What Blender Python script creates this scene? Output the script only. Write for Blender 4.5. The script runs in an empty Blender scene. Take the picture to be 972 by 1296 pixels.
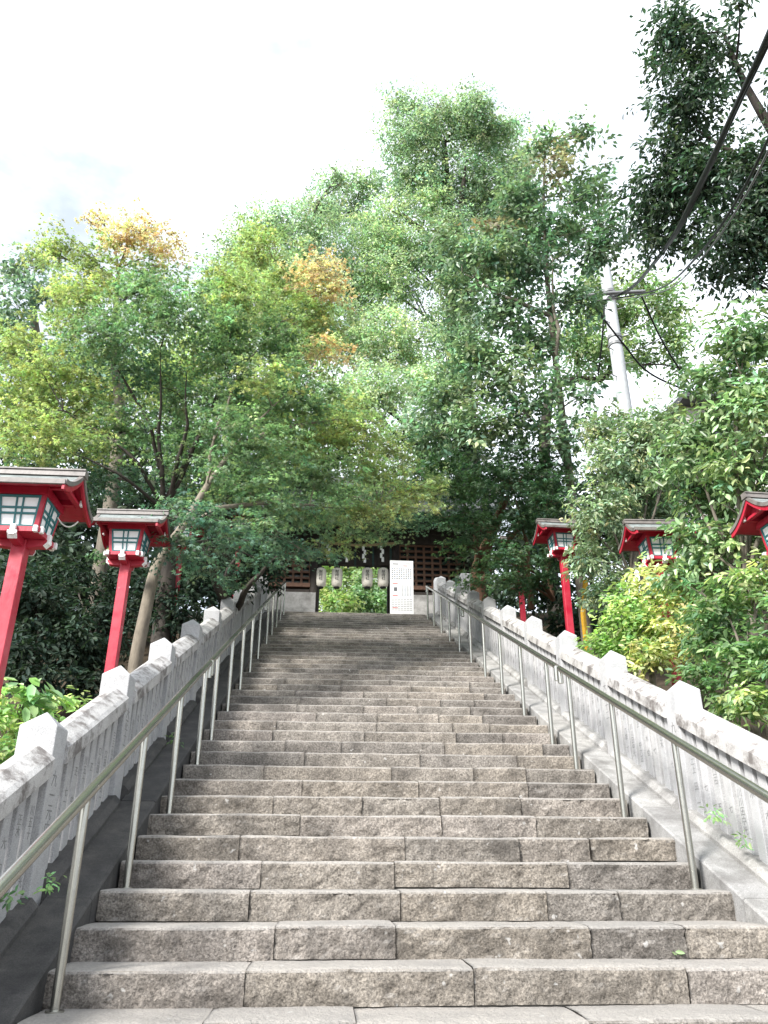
import bpy, bmesh, math, random
import numpy as np
from mathutils import Vector, Matrix, noise

# ------------------------------------------------------------------ camera, sky, sun, exposure
SC = bpy.context.scene
COL = SC.collection
FPX, YAW, PITCH, ROLL = 1003.74, .0678, .4245, .003
CAM = np.array([-.5784, 0., .585])
def _rot():
    cy, sy, cp, sp = math.cos(YAW), math.sin(YAW), math.cos(PITCH), math.sin(PITCH)
    F = np.array([sy*cp, cy*cp, sp]); Rt = np.array([cy, -sy, 0]); U = np.cross(Rt, F)
    cr, sr = math.cos(ROLL), math.sin(ROLL)
    return np.array([cr*Rt+sr*U, -sr*Rt+cr*U, F])
RM = _rot()
cam = bpy.data.cameras.new('camera'); cam_o = bpy.data.objects.new('camera', cam); COL.objects.link(cam_o)
cam.sensor_fit = 'VERTICAL'; cam.sensor_height = 36; cam.lens = FPX/1296*36
cam.clip_start = .05; cam.clip_end = 2000
cam_o.matrix_world = Matrix(((RM[0][0], RM[1][0], -RM[2][0], CAM[0]), (RM[0][1], RM[1][1], -RM[2][1], CAM[1]),
                             (RM[0][2], RM[1][2], -RM[2][2], CAM[2]), (0, 0, 0, 1)))
SC.camera = cam_o
SUN = Vector((-.56, -.56, .61)).normalized()
w = bpy.data.worlds.new('World'); SC.world = w; w.use_nodes = True
nt = w.node_tree; nt.nodes.clear()
def wn(t, **k):
    n = nt.nodes.new(t)
    for a, b in k.items(): setattr(n, a, b)
    return n
sky = wn('ShaderNodeTexSky', sky_type='NISHITA', sun_disc=False)
sky.sun_elevation = math.asin(SUN.z); sky.sun_rotation = math.atan2(SUN.x, SUN.y)
tc = wn('ShaderNodeTexCoord'); mp = wn('ShaderNodeMapping'); mp.inputs['Scale'].default_value = (1.6, 1.6, 3.2)
mp.inputs['Location'].default_value = (1.7, 2.3, .9)
no = wn('ShaderNodeTexNoise'); no.inputs['Scale'].default_value = 2.2; no.inputs['Detail'].default_value = 7; no.inputs['Roughness'].default_value = .55
rp = wn('ShaderNodeValToRGB'); rp.color_ramp.elements[0].position = .30; rp.color_ramp.elements[1].position = .60
rp.color_ramp.elements[0].color = (.36,)*3+(1,); rp.color_ramp.elements[1].color = (1, 1, 1, 1)
mx = wn('ShaderNodeMix', data_type='RGBA')
mx.inputs['B'].default_value = (9.2, 9.7, 10.4, 1)
bg = wn('ShaderNodeBackground'); bg.inputs['Strength'].default_value = .062
ou = wn('ShaderNodeOutputWorld')
L = nt.links.new
L(tc.outputs['Generated'], mp.inputs['Vector']); L(mp.outputs[0], no.inputs['Vector']); L(no.outputs['Fac'], rp.inputs['Fac'])
L(rp.outputs['Color'], mx.inputs['Factor']); L(sky.outputs[0], mx.inputs['A']); L(mx.outputs['Result'], bg.inputs['Color']); L(bg.outputs[0], ou.inputs['Surface'])
sun = bpy.data.lights.new('sun', 'SUN'); sun.energy = 2.9; sun.angle = math.radians(13); sun.color = (1, .965, .92)
sun_o = bpy.data.objects.new('sun', sun); COL.objects.link(sun_o); sun_o.location = (-20, -20, 40)
sun_o.rotation_euler = SUN.to_track_quat('Z', 'Y').to_euler()
vs = SC.view_settings; vs.view_transform = 'Standard'; vs.look = 'None'; vs.gamma = 1; vs.use_curve_mapping = False
vs.exposure = 1.75
SC.render.engine = 'CYCLES'; SC.cycles.max_bounces = 6; SC.cycles.transparent_max_bounces = 4
SC.cycles.diffuse_bounces = 4; SC.cycles.glossy_bounces = 2; SC.cycles.transmission_bounces = 3
SC.cycles.use_denoising = True

# ------------------------------------------------------------------ helpers
random.seed(7); RNG = np.random.default_rng(11)
T, D0, RS = .3767, 3.9745, .16          # tread, first nose, rise
def nz(y): return (y-D0)/T*RS           # height of the line through the noses
def at(u, v, d):                        # photo pixel at a depth -> world point
    return CAM + RM.T @ np.array([(u-486)/FPX, -(v-648)/FPX, 1.])*d
def pv(a): return Vector((float(a[0]), float(a[1]), float(a[2])))

def thing(name, label, cat, loc=(0, 0, 0), group=None):
    o = bpy.data.objects.new(name, None); COL.objects.link(o); o.location = loc
    o.empty_display_size = .1
    return tag(o, label, cat, group)
def tag(o, label=None, cat=None, group=None, kind=None):
    if label: o['label'] = label
    if cat: o['category'] = cat
    if group: o['group'] = group
    if kind: o['kind'] = kind
    return o
def obj(name, me, parent=None, loc=None, rz=None):
    o = bpy.data.objects.new(name, me); COL.objects.link(o)
    if parent: o.parent = parent
    if loc is not None: o.location = loc
    if rz is not None: o.rotation_euler = (0, 0, rz)
    return o
def copy_tree(o, parent=None):
    c = o.copy(); COL.objects.link(c); c.parent = parent
    for ch in list(o.children): copy_tree(ch, c)
    return c

class MB:
    """collects polygons; mesh() makes one mesh"""
    def __init__(s): s.v = []; s.f = []; s.smooth = []
    def add(s, vs, fs, sm=False):
        b = len(s.v); s.v += [tuple(p) for p in vs]
        for f in fs: s.f.append([b+i for i in f]); s.smooth.append(sm)
        return s
    def box(s, x0, x1, y0, y1, z0, z1, sh=0.):     # sh: z shear along y
        q = [(x, y, z+sh*y) for z in (z0, z1) for y in (y0, y1) for x in (x0, x1)]
        return s.add(q, [(0, 2, 3, 1), (4, 5, 7, 6), (0, 1, 5, 4), (2, 6, 7, 3), (0, 4, 6, 2), (1, 3, 7, 5)])
    def prism(s, poly, y0, y1, slope=0.):          # poly in xz, swept along y with slope
        n = len(poly); q = [(x, y0, z+slope*y0) for x, z in poly]+[(x, y1, z+slope*y1) for x, z in poly]
        fs = [(i, (i+1) % n, n+(i+1) % n, n+i) for i in range(n)]
        return s.add(q, [tuple(range(n))[::-1]]+[tuple(range(n, 2*n))]+fs)
    def prismx(s, poly, x0, x1):                   # poly in yz, swept along x
        n = len(poly); q = [(x0, y, z) for y, z in poly]+[(x1, y, z) for y, z in poly]
        return s.add(q, [tuple(range(n))[::-1]]+[tuple(range(n, 2*n))]+[(i, (i+1) % n, n+(i+1) % n, n+i) for i in range(n)])
    def tube(s, pts, rad, sides=8, cap=True, sm=True):
        pts = [Vector(p) for p in pts]; n = len(pts)
        if not hasattr(rad, '__len__'): rad = [rad]*n
        ref = None; rings = []
        for i, p in enumerate(pts):
            d = (pts[min(i+1, n-1)]-pts[max(i-1, 0)])
            if d.length < 1e-9: d = Vector((0, 0, 1))
            d.normalize()
            if ref is None:
                ref = d.orthogonal().normalized()
            ref = (ref-d*ref.dot(d))
            if ref.length < 1e-6: ref = d.orthogonal()
            ref.normalize(); b = d.cross(ref)
            rings.append([p+(ref*math.cos(2*math.pi*k/sides)+b*math.sin(2*math.pi*k/sides))*rad[i] for k in range(sides)])
        vs = [q for r in rings for q in r]; fs = []
        for i in range(n-1):
            for k in range(sides):
                a, b2 = i*sides+k, i*sides+(k+1) % sides
                fs.append((a, b2, b2+sides, a+sides))
        s.add(vs, fs, sm)
        if cap:
            s.add(rings[0][::-1], [tuple(range(sides))]); s.add(rings[-1], [tuple(range(sides))])
        return s
    def lathe(s, prof, sides=16, sm=True):         # (r, z)
        vs = [(r*math.cos(2*math.pi*k/sides), r*math.sin(2*math.pi*k/sides), z) for r, z in prof for k in range(sides)]
        fs = [(i*sides+k, i*sides+(k+1) % sides, (i+1)*sides+(k+1) % sides, (i+1)*sides+k) for i in range(len(prof)-1) for k in range(sides)]
        return s.add(vs, fs, sm)
    def mesh(s, name, mat, bevel=0., seg=1):
        me = bpy.data.meshes.new(name); me.from_pydata(s.v, [], s.f)
        if any(s.smooth): me.polygons.foreach_set('use_smooth', s.smooth)
        if bevel:
            bm = bmesh.new(); bm.from_mesh(me); bmesh.ops.remove_doubles(bm, verts=bm.verts, dist=1e-5)
            bmesh.ops.bevel(bm, geom=list(bm.edges), offset=bevel, segments=seg, affect='EDGES', profile=.6, clamp_overlap=True)
            bm.to_mesh(me); bm.free()
        me.materials.append(mat); me.update(); return me

# ------------------------------------------------------------------ materials
def material(name):
    m = bpy.data.materials.new(name); m.use_nodes = True
    t = m.node_tree; return m, t, t.nodes['Principled BSDF'], t.links.new
def mixc(t, fac, a, b, blend='MIX'):
    n = t.nodes.new('ShaderNodeMix'); n.data_type = 'RGBA'; n.blend_type = blend
    for key, val in (('Factor', fac), ('A', a), ('B', b)):
        s = n.inputs[key]
        if isinstance(val, (int, float)): s.default_value = val
        elif isinstance(val, tuple): s.default_value = val+(1,) if len(val) == 3 else val
        else: t.links.new(val, s)
    return n.outputs['Result']
def noise_n(t, scale, detail=4, rough=.6, vec=None, stretch=None):
    n = t.nodes.new('ShaderNodeTexNoise'); n.inputs['Scale'].default_value = scale
    n.inputs['Detail'].default_value = detail; n.inputs['Roughness'].default_value = rough
    if vec is None:
        g = t.nodes.new('ShaderNodeNewGeometry'); vec = g.outputs['Position']
    if stretch:
        m = t.nodes.new('ShaderNodeMapping'); m.inputs['Scale'].default_value = stretch; t.links.new(vec, m.inputs['Vector']); vec = m.outputs[0]
    t.links.new(vec, n.inputs['Vector']); return n.outputs['Fac']
def ramp(t, fac, stops):
    r = t.nodes.new('ShaderNodeValToRGB'); e = r.color_ramp.elements
    while len(e) < len(stops): e.new(.5)
    for i, (p, c) in enumerate(stops):
        e[i].position = p; e[i].color = (c, c, c, 1) if isinstance(c, (int, float)) else c+(1,)
    t.links.new(fac, r.inputs['Fac']); return r.outputs['Color']
def bump(t, h, strength=.4, dist=.01, normal=None):
    b = t.nodes.new('ShaderNodeBump'); b.inputs['Strength'].default_value = strength; b.inputs['Distance'].default_value = dist
    t.links.new(h, b.inputs['Height'])
    if normal is not None: t.links.new(normal, b.inputs['Normal'])
    return b.outputs['Normal']
def objrand(t):
    return t.nodes.new('ShaderNodeObjectInfo').outputs['Random']

def stone_mat(name, c1, c2, c3, speck=.5, bumpd=.006, stain=.6, stain_col=(.035, .032, .03), per_obj=.3, fine=90, stainscale=2.2, thr=(.5, .72), pale_tops=False):
    m, t, p, l = material(name)
    a = noise_n(t, 5, 5, .65); col = ramp(t, a, [(.25, c1), (.5, c2), (.78, c3)])
    f = noise_n(t, fine, 3, .7); col = mixc(t, speck, col, ramp(t, f, [(.32, .25), (.5, .72), (.66, 1.15)]), 'MULTIPLY')
    r = objrand(t); col = mixc(t, per_obj, col, ramp(t, r, [(0., (.55, .53, .52)), (.35, (.9, .87, .82)), (.7, (1., .93, .82)), (1., (1.15, 1.1, 1.08))]), 'MULTIPLY')
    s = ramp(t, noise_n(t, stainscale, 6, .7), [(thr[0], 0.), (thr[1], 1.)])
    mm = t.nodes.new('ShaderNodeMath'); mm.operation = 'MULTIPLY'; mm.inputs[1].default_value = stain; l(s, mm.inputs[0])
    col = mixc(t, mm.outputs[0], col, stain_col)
    if pale_tops:        # paler the more a face points up, with pale lichen spots on the faces
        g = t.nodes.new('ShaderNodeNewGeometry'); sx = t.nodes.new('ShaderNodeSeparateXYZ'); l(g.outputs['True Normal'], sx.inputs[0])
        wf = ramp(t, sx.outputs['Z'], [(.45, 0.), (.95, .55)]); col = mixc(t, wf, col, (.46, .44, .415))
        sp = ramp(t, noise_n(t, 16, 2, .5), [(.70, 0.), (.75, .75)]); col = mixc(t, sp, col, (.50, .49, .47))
    l(col, p.inputs['Base Color']); p.inputs['Roughness'].default_value = .9; p.inputs['Specular IOR Level'].default_value = .25
    h1 = noise_n(t, 28, 6, .7); n1 = bump(t, h1, .9, bumpd); n2 = bump(t, f, .5, bumpd*.3, n1); l(n2, p.inputs['Normal'])
    return m
M = {}
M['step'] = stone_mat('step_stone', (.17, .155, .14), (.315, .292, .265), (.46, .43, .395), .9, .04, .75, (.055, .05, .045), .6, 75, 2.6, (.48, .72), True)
M['mortar'] = stone_mat('step_core', (.16, .15, .14), (.24, .225, .205), (.30, .285, .26), .5, .006, .5)
M['granite'] = stone_mat('pale_granite', (.34, .35, .36), (.435, .44, .45), (.505, .51, .52), .55, .003, .5, (.17, .165, .16), .2, 200, 5, (.54, .74))
M['cap'] = stone_mat('weathered_granite', (.36, .355, .35), (.47, .465, .46), (.56, .56, .56), .6, .004, .85, (.10, .088, .082), .25, 190, 6, (.47, .62))
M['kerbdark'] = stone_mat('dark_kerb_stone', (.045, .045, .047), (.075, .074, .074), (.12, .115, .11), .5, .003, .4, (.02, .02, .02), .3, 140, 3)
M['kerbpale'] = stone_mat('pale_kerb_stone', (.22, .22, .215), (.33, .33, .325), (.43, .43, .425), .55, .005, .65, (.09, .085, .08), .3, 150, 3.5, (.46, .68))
M['landing'] = stone_mat('landing_stone', (.22, .21, .2), (.32, .31, .29), (.4, .39, .37), .5, .005, .5)

def plain(name, c, rough=.6, metal=0., spec=.5, var=.15, scale=12, bd=0., bscale=60, stretch=None):
    m, t, p, l = material(name)
    a = noise_n(t, scale, 5, .65, None, stretch)
    col = mixc(t, 1., c, ramp(t, a, [(.25, 1-var*2), (.5, 1.), (.8, 1+var)]), 'MULTIPLY')
    l(col, p.inputs['Base Color']); p.inputs['Roughness'].default_value = rough; p.inputs['Metallic'].default_value = metal
    p.inputs['Specular IOR Level'].default_value = spec
    if bd: l(bump(t, noise_n(t, bscale, 5, .65, None, stretch), .7, bd), p.inputs['Normal'])
    return m
def red_mat():
    m, t, p, l = material('red_paint')
    c = mixc(t, ramp(t, noise_n(t, 2.2, 5, .65), [(.42, 0.), (.72, .75)]), (.36, .007, .027), (.46, .05, .075))      # sun-faded patches
    c = mixc(t, ramp(t, noise_n(t, 26, 4, .7, None, (1, 1, .12)), [(.58, 0.), (.72, .55)]), c, (.19, .012, .02))         # streaks along the grain
    c = mixc(t, ramp(t, noise_n(t, 11, 6, .75), [(.68, 0.), (.71, .9)]), c, (.20, .15, .12))                            # chips down to the wood
    l(c, p.inputs['Base Color']); l(ramp(t, noise_n(t, 9, 4, .6), [(.3, .28), (.7, .62)]), p.inputs['Roughness'])
    l(bump(t, noise_n(t, 34, 5, .7, None, (1, 1, .2)), .7, .003), p.inputs['Normal']); return m
M['red'] = red_mat()
M['teal'] = plain('teal_paint', (.03, .155, .165), .45, 0, .4, .12)
M['white'] = plain('white_paint', (.78, .77, .76), .5, 0, .4, .06)
M['pane'] = plain('frosted_pane', (.88, .90, .90), .25, 0, .5, .04, 5)
M['shingle'] = plain('weathered_roof_metal', (.15, .135, .125), .5, .0, .5, .35, 9, .002, 35, (1, 1, 1))
M['shinglepale'] = plain('pale_roof_course', (.20, .225, .22), .5, 0, .5, .4, 14, .003, 40, (1, 3, 3))
M['steel'] = plain('stainless_steel', (.42, .415, .375), .27, .95, .5, .06, 20)
M['wood'] = plain('dark_gate_wood', (.035, .028, .024), .75, 0, .3, .3, 8, .003, 30, (1, 1, .15))
M['lattice'] = plain('brown_lattice_wood', (.14, .075, .05), .7, 0, .3, .25, 10, .002, 40)
M['rooftile'] = plain('grey_roof_tile', (.07, .075, .08), .55, 0, .4, .25, 6)
M['paper'] = plain('lantern_paper', (.80, .75, .66), .8, 0, .2, .06, 8)
M['paperwhite'] = plain('white_paper', (.78, .78, .76), .85, 0, .2, .04)
M['ink'] = plain('black_ink', (.02, .02, .022), .8, 0, .2, .05)
M['carve'] = plain('carved_letter_shade', (.20, .20, .20), .9, 0, .1, .3, 30)
M['board'] = plain('white_board', (.60, .60, .595), .45, 0, .4, .02)
M['printgrey'] = plain('grey_print', (.10, .10, .105), .6, 0, .3, .1)
M['printred'] = plain('red_print', (.50, .06, .05), .6, 0, .3, .1)
M['printblue'] = plain('blue_print', (.13, .17, .24), .6, 0, .3, .1)
M['rope'] = plain('straw_rope', (.32, .25, .14), .9, 0, .2, .25, 40, .004, 80)
M['tassel'] = plain('dark_green_tassel', (.03, .055, .05), .9, 0, .2, .25, 40)
M['concrete'] = plain('pole_concrete', (.42, .44, .45), .8, 0, .3, .12, 4, .002, 60)
M['cable'] = plain('black_cable', (.012, .012, .013), .5, 0, .4, .1)
M['greycable'] = plain('grey_cable', (.16, .165, .17), .5, 0, .4, .1)
M['yellow'] = plain('yellow_cover', (.72, .40, .02), .5, 0, .4, .1)
M['plaster'] = plain('pale_plaster', (.62, .60, .56), .85, 0, .2, .08, 3)
M['soil'] = plain('forest_soil', (.055, .043, .03), .95, 0, .1, .4, 3, .03, 9)
M['glassdark'] = plain('dark_window', (.03, .035, .04), .15, 0, .6, .05)

def bark(name, c, sc=14):
    m, t, p, l = material(name)
    a = noise_n(t, sc, 6, .7, None, (1, 1, .3)); b = noise_n(t, 3, 4, .6)
    col = mixc(t, 1., c, ramp(t, a, [(.25, .45), (.5, 1.), (.8, 1.4)]), 'MULTIPLY')
    col = mixc(t, ramp(t, b, [(.5, 0.), (.75, .6)]), col, tuple(x*.5+.03 for x in c))
    l(col, p.inputs['Base Color']); p.inputs['Roughness'].default_value = .9; p.inputs['Specular IOR Level'].default_value = .2
    l(bump(t, a, .8, .012), p.inputs['Normal']); return m
M['bark_dark'] = bark('dark_bark', (.055, .047, .04))
M['bark_grey'] = bark('grey_bark', (.16, .14, .115))
M['bark_pale'] = bark('pale_bark', (.19, .165, .13))
M['bark_red'] = bark('reddish_bark', (.15, .085, .055))

def leafmat(name, trans=.35, rough=.45, spec=.35):
    m, t, p, l = material(name)
    a = t.nodes.new('ShaderNodeAttribute'); a.attribute_name = 'leaf_colour'
    l(a.outputs['Color'], p.inputs['Base Color']); p.inputs['Roughness'].default_value = rough; p.inputs['Specular IOR Level'].default_value = spec
    tr = t.nodes.new('ShaderNodeBsdfTranslucent')
    l(mixc(t, 1., a.outputs['Color'], (1.1, 1.35, .82), 'MULTIPLY'), tr.inputs['Color'])
    mx = t.nodes.new('ShaderNodeMixShader'); mx.inputs[0].default_value = trans
    l(p.outputs[0], mx.inputs[1]); l(tr.outputs[0], mx.inputs[2]); l(mx.outputs[0], t.nodes['Material Output'].inputs['Surface'])
    return m
M['leaf'] = leafmat('leaf', .48, .45, .35)
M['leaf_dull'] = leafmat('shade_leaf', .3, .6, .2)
M['leaf_gloss'] = leafmat('glossy_leaf', .34, .36, .45)

# ------------------------------------------------------------------ the ground
def ground_z(x, y):
    base = min(max(nz(y)-.14, -1.0), 6.50)
    ax = abs(x)
    if ax < 2.42: base -= .30
    elif x > 0: base += min(.10*(ax-2.42), .8)
    else: base += -.10*min(ax-2.42, 4)*(1 if 2 < y < 20 else .3)
    if ax > 2.5: base += .12*noise.noise(Vector((x*.5, y*.5, 3.1)))*min(1, (ax-2.5))
    if y > 20.5 and ax < 7: base = 6.50
    return base
xs = sorted(set([-300, -150, -80, -50]+[round(-30+.6*i, 3) for i in range(101)]+[50, 80, 150, 300, -2.46, -2.42, 2.42, 2.46]))
ys = sorted(set([-300, -120, -60, -30, -15, -8, -4]+[round(-2+.6*i, 3) for i in range(80)]+[55, 80, 150, 300]))
gv = [(x, y, ground_z(x, y)) for y in ys for x in xs]; nx = len(xs)
me = bpy.data.meshes.new('ground'); me.from_pydata(gv, [], [(j*nx+i, j*nx+i+1, (j+1)*nx+i+1, (j+1)*nx+i) for j in range(len(ys)-1) for i in range(nx-1)])
me.materials.append(M['soil']); me.polygons.foreach_set('use_smooth', [True]*len(me.polygons)); tag(obj('ground', me), kind='structure')
NTOP = 41
o = obj('path', MB().box(-7, 7, -14, D0-5*T+.05, -1.05, -.96).mesh('path', M['landing'])); tag(o, kind='structure')
o = obj('landing_pavement', MB().box(-6.5, 6.5, D0+NTOP*T+.345, 34, 6.3, 6.555).mesh('landing_pavement', M['landing'])); tag(o, kind='structure')

# ------------------------------------------------------------------ the stone stairs: every block a part
stairs = bpy.data.objects.new('stone_stairs', None); COL.objects.link(stairs); tag(stairs, 'wide flight of rough grey granite steps climbing to the gate', None, None, 'structure')
core = MB()
for k in range(-5, NTOP+1):
    y = D0+k*T; core.box(-1.84, 1.84, y+.022, y+T+.02, min(-1.2, k*RS-.5) if k < 6 else k*RS-.6, k*RS-.012)
core = obj('step_core', core.mesh('step_core', M['mortar']), stairs)
def block(k, x0, x1, near):
    """one rough-hewn step stone: pitched front, rounded nose, uneven tread"""
    ds = (.018, .045, .12)[near]; n = max(2, int((x1-x0)/ds))
    h = RS-(.001 if random.random() > .2 else .011)
    if near == 0: prof = [(0, -h+.0)]+[(0, -h*(1-i/9)) for i in range(1, 9)]+[(.004, -.012), (.016, -.003), (.04, 0), (.10, 0), (.20, 0), (.30, 0), (T+.03, -.001)]
    elif near == 1: prof = [(0, -h), (0, -h*.66), (0, -h*.33), (.004, -.012), (.018, -.002), (.12, 0), (T+.03, -.001)]
    else: prof = [(0, -h), (0, -h*.5), (.005, -.01), (.02, 0), (T+.03, -.001)]
    amp = (.027, .024, .018)[near]
    tilt = random.uniform(-.004, .004); push = random.uniform(-.012, .008); lift = random.uniform(-.005, .003); seed = random.random()*50
    vs = []
    for i in range(n+1):
        x = x0+(x1-x0)*i/n; e = min(i, n-i)/n*(x1-x0)
        rnd = max(0., 1-e/.03)
        for y, z in prof:
            q = Vector((x*7+seed, y*7+k*3.1, z*9))
            d = noise.noise(q)*.55+noise.noise(q*2.9)*.5+noise.noise(q*6.5)*.32+abs(noise.noise(q*4.3))*.3
            dy = dz = 0
            if y < .01: dy = -amp*d*(1. if z < -.015 else .55)+rnd*.007
            if z > -.015: dz = .006*noise.noise(Vector((x*3+seed, y*6, 1.3)))+.003*d-rnd*.003 - (.008*max(0, .05-y)/.05*(1+d))
            vs.append((x+ (rnd*.0), y+push+dy, z+dz+lift+tilt*(x-x0)))
    m = len(prof)
    fs = [(i*m+j, (i+1)*m+j, (i+1)*m+j+1, i*m+j+1) for i in range(n) for j in range(m-1)]
    fs += [tuple(range(m))[::-1], tuple(range(n*m, n*m+m))]
    b = MB(); b.add(vs, fs, False)
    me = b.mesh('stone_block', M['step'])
    if near < 2: me.polygons.foreach_set('use_smooth', [True]*len(me.polygons))
    ob = obj('stone_block', me, stairs, (0, D0+k*T, k*RS)); return ob
for k in range(-5, NTOP+1):
    near = 0 if 0 <= k < 9 else (1 if -2 <= k < 20 else 2)
    x = -1.85+random.uniform(-.015, .02); end = 1.85+random.uniform(-.05, .03)
    cuts = [x]
    while cuts[-1] < end-1.15: cuts.append(cuts[-1]+random.uniform(.55, 1.15))
    if end-cuts[-1] > .9: cuts.append(cuts[-1]+random.uniform(.38, .52)*(end-cuts[-1]))
    cuts.append(end)
    for a, b in zip(cuts, cuts[1:]): block(k, a+.002, b-.002, near)

# ------------------------------------------------------------------ sloped kerbs beside the steps
def kerb(side, mat, label):
    root = bpy.data.objects.new('sloped_kerb', None); COL.objects.link(root); tag(root, label, None, None, 'structure')
    y = D0-5*T-.2; sl = RS/T
    while y < D0+NTOP*T:
        y1 = min(y+random.uniform(1.35, 1.7), D0+NTOP*T+.1)
        top = .015+random.uniform(-.003, .003)
        a, b = (-2.105, -1.852) if side < 0 else (1.862, 2.105)
        poly = [(a, -.30), (b, -.30), (b, top-.012), (b-.012 if side < 0 else b, top), (a if side < 0 else a+.012, top), (a, top-.012 if side > 0 else top)]
        if side < 0: poly = [(a, -.30), (b, -.30), (b, top-.012), (b-.012, top), (a, top)]
        else: poly = [(a, -.30), (b, -.30), (b, top), (a+.012, top), (a, top-.012)]
        mb = MB(); mb.prism([(px, pz-D0*sl) for px, pz in poly], y+.003, y1-.003, sl)
        obj('kerb_slab', mb.mesh('kerb_slab', mat), root); y = y1
    return root
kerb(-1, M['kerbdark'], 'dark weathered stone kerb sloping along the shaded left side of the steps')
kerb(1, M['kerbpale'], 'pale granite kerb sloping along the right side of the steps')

# ------------------------------------------------------------------ stone balustrades
SL = RS/T
def text_mesh(body, size, mat):
    cu = bpy.data.curves.new('writing', 'FONT'); cu.body = body; cu.size = size; cu.align_x = 'CENTER'; cu.space_line = .95
    cu.resolution_u = 1; cu.extrude = .0006
    to = bpy.data.objects.new('tmp_text', cu); COL.objects.link(to)
    dg = bpy.context.evaluated_depsgraph_get(); me = bpy.data.meshes.new_from_object(to.evaluated_get(dg))
    bpy.data.objects.remove(to); bpy.data.curves.remove(cu)
    me.materials.clear(); me.materials.append(mat); return me
glyphs = ['川', '三', '山', '七', '中', '一', '大', '九', '元', '口', '五', '六', '上', '田', '丁', '町', '会', '金', '光', '二', '十', '木', '小', '正']
carv = []
for i in range(14):
    carv.append(text_mesh('\n'.join(random.choice(glyphs+[' ']*14) for _ in range(random.choice([5, 6, 7]))), .062, M['carve']))
carvp = [text_mesh('\n'.join(g), .095, M['carve']) for g in (['三', '口', '山', '三'], ['九', '一', '元', '中'], ['大', '正', '十', '二'], ['金', '五', '山', '小'])]
def pillar_mesh():
    bm = bmesh.new(); h = .108
    vb = [bm.verts.new((sx*h, sy*h, -.14)) for sx, sy in ((-1, -1), (1, -1), (1, 1), (-1, 1))]
    vt = [bm.verts.new((sx*h, sy*h, .94)) for sx, sy in ((-1, -1), (1, -1), (1, 1), (-1, 1))]
    ap = bm.verts.new((0, 0, 1.035)); bm.faces.new(vb[::-1])
    for i in range(4):
        j = (i+1) % 4; bm.faces.new((vb[i], vb[j], vt[j], vt[i])); bm.faces.new((vt[i], vt[j], ap))
    bmesh.ops.bevel(bm, geom=list(bm.edges), offset=.007, segments=2, affect='EDGES', profile=.6)
    me = bpy.data.meshes.new('pillar'); bm.to_mesh(me); bm.free(); me.materials.append(M['granite']); return me
PILLAR = pillar_mesh()
BAL = MB().box(-.045, .045, -.05, .05, .03, .74, SL).mesh('baluster', M['granite'], .004)
PX = 2.255
def fence(side, ys_, label):
    root = thing('stone_balustrade', label, 'balustrade', (side*PX, ys_[0], nz(ys_[0])), 'stone balustrades beside the steps')
    bx, by, bz = root.location
    def loc(x, y, z): return (side*x-bx, y-by, z-bz)
    for i, y in enumerate(ys_):
        p = obj('pillar', PILLAR, root, loc(PX, y, nz(y)))
        if i < 7:
            c = tag(obj('carved_writing', carvp[i % 4], p, (-side*.1085, 0, .62)), kind='stuff'); c.rotation_euler = (math.pi/2, 0, -side*math.pi/2)
    for i, (a, b) in enumerate(zip(ys_, ys_[1:])):
        a2, b2 = a+.105, b-.105; ym = (a+b)/2; L2 = (b2-a2)/2
        def sw(poly, nm, mt, bev=.0):
            mb = MB(); mb.prism(poly, -L2, L2, SL); return obj(nm, mb.mesh(nm, mt), root, loc(PX, ym, nz(ym)))
        sw([(-.125, .705), (.125, .705), (.125, .80), (.10, .822), (.02, .872), (-.02, .872), (-.10, .822), (-.125, .80)], 'cap_rail', M['cap'])
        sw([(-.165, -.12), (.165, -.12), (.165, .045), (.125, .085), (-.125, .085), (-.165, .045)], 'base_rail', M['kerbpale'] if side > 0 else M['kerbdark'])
        nb = 8
        for q in range(nb):
            yy = a2+(b2-a2)*(q+.5)/nb
            bo = obj('baluster', BAL, root, loc(PX-.03+random.uniform(-.004, .004), yy, nz(yy)))
            if i < 6:
                c = tag(obj('carved_writing', random.choice(carv), bo, (-side*.0455, 0, .52+random.uniform(-.1, .02))), kind='stuff'); c.rotation_euler = (math.pi/2, 0, -side*math.pi/2)
    return root
LY = [3.43+1.505*k for k in range(11)]
RY = [4.77+1.478*k for k in range(11)]
fence(-1, LY, 'grey granite balustrade with carved posts on the shaded left side of the steps')
fr = fence(1, RY, 'pale sunlit granite balustrade with carved posts on the right side of the steps')
p = obj('end_pillar', MB().tube([(0, 0, -.2), (0, 0, 1.0), (0, 0, 1.14), (0, 0, 1.2), (0, 0, 1.22)], [.12, .12, .115, .08, .01], 14).mesh('end_pillar', M['granite']), fr, (2.2-PX*1, 19.75-RY[0], 6.45-nz(RY[0])))

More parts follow.
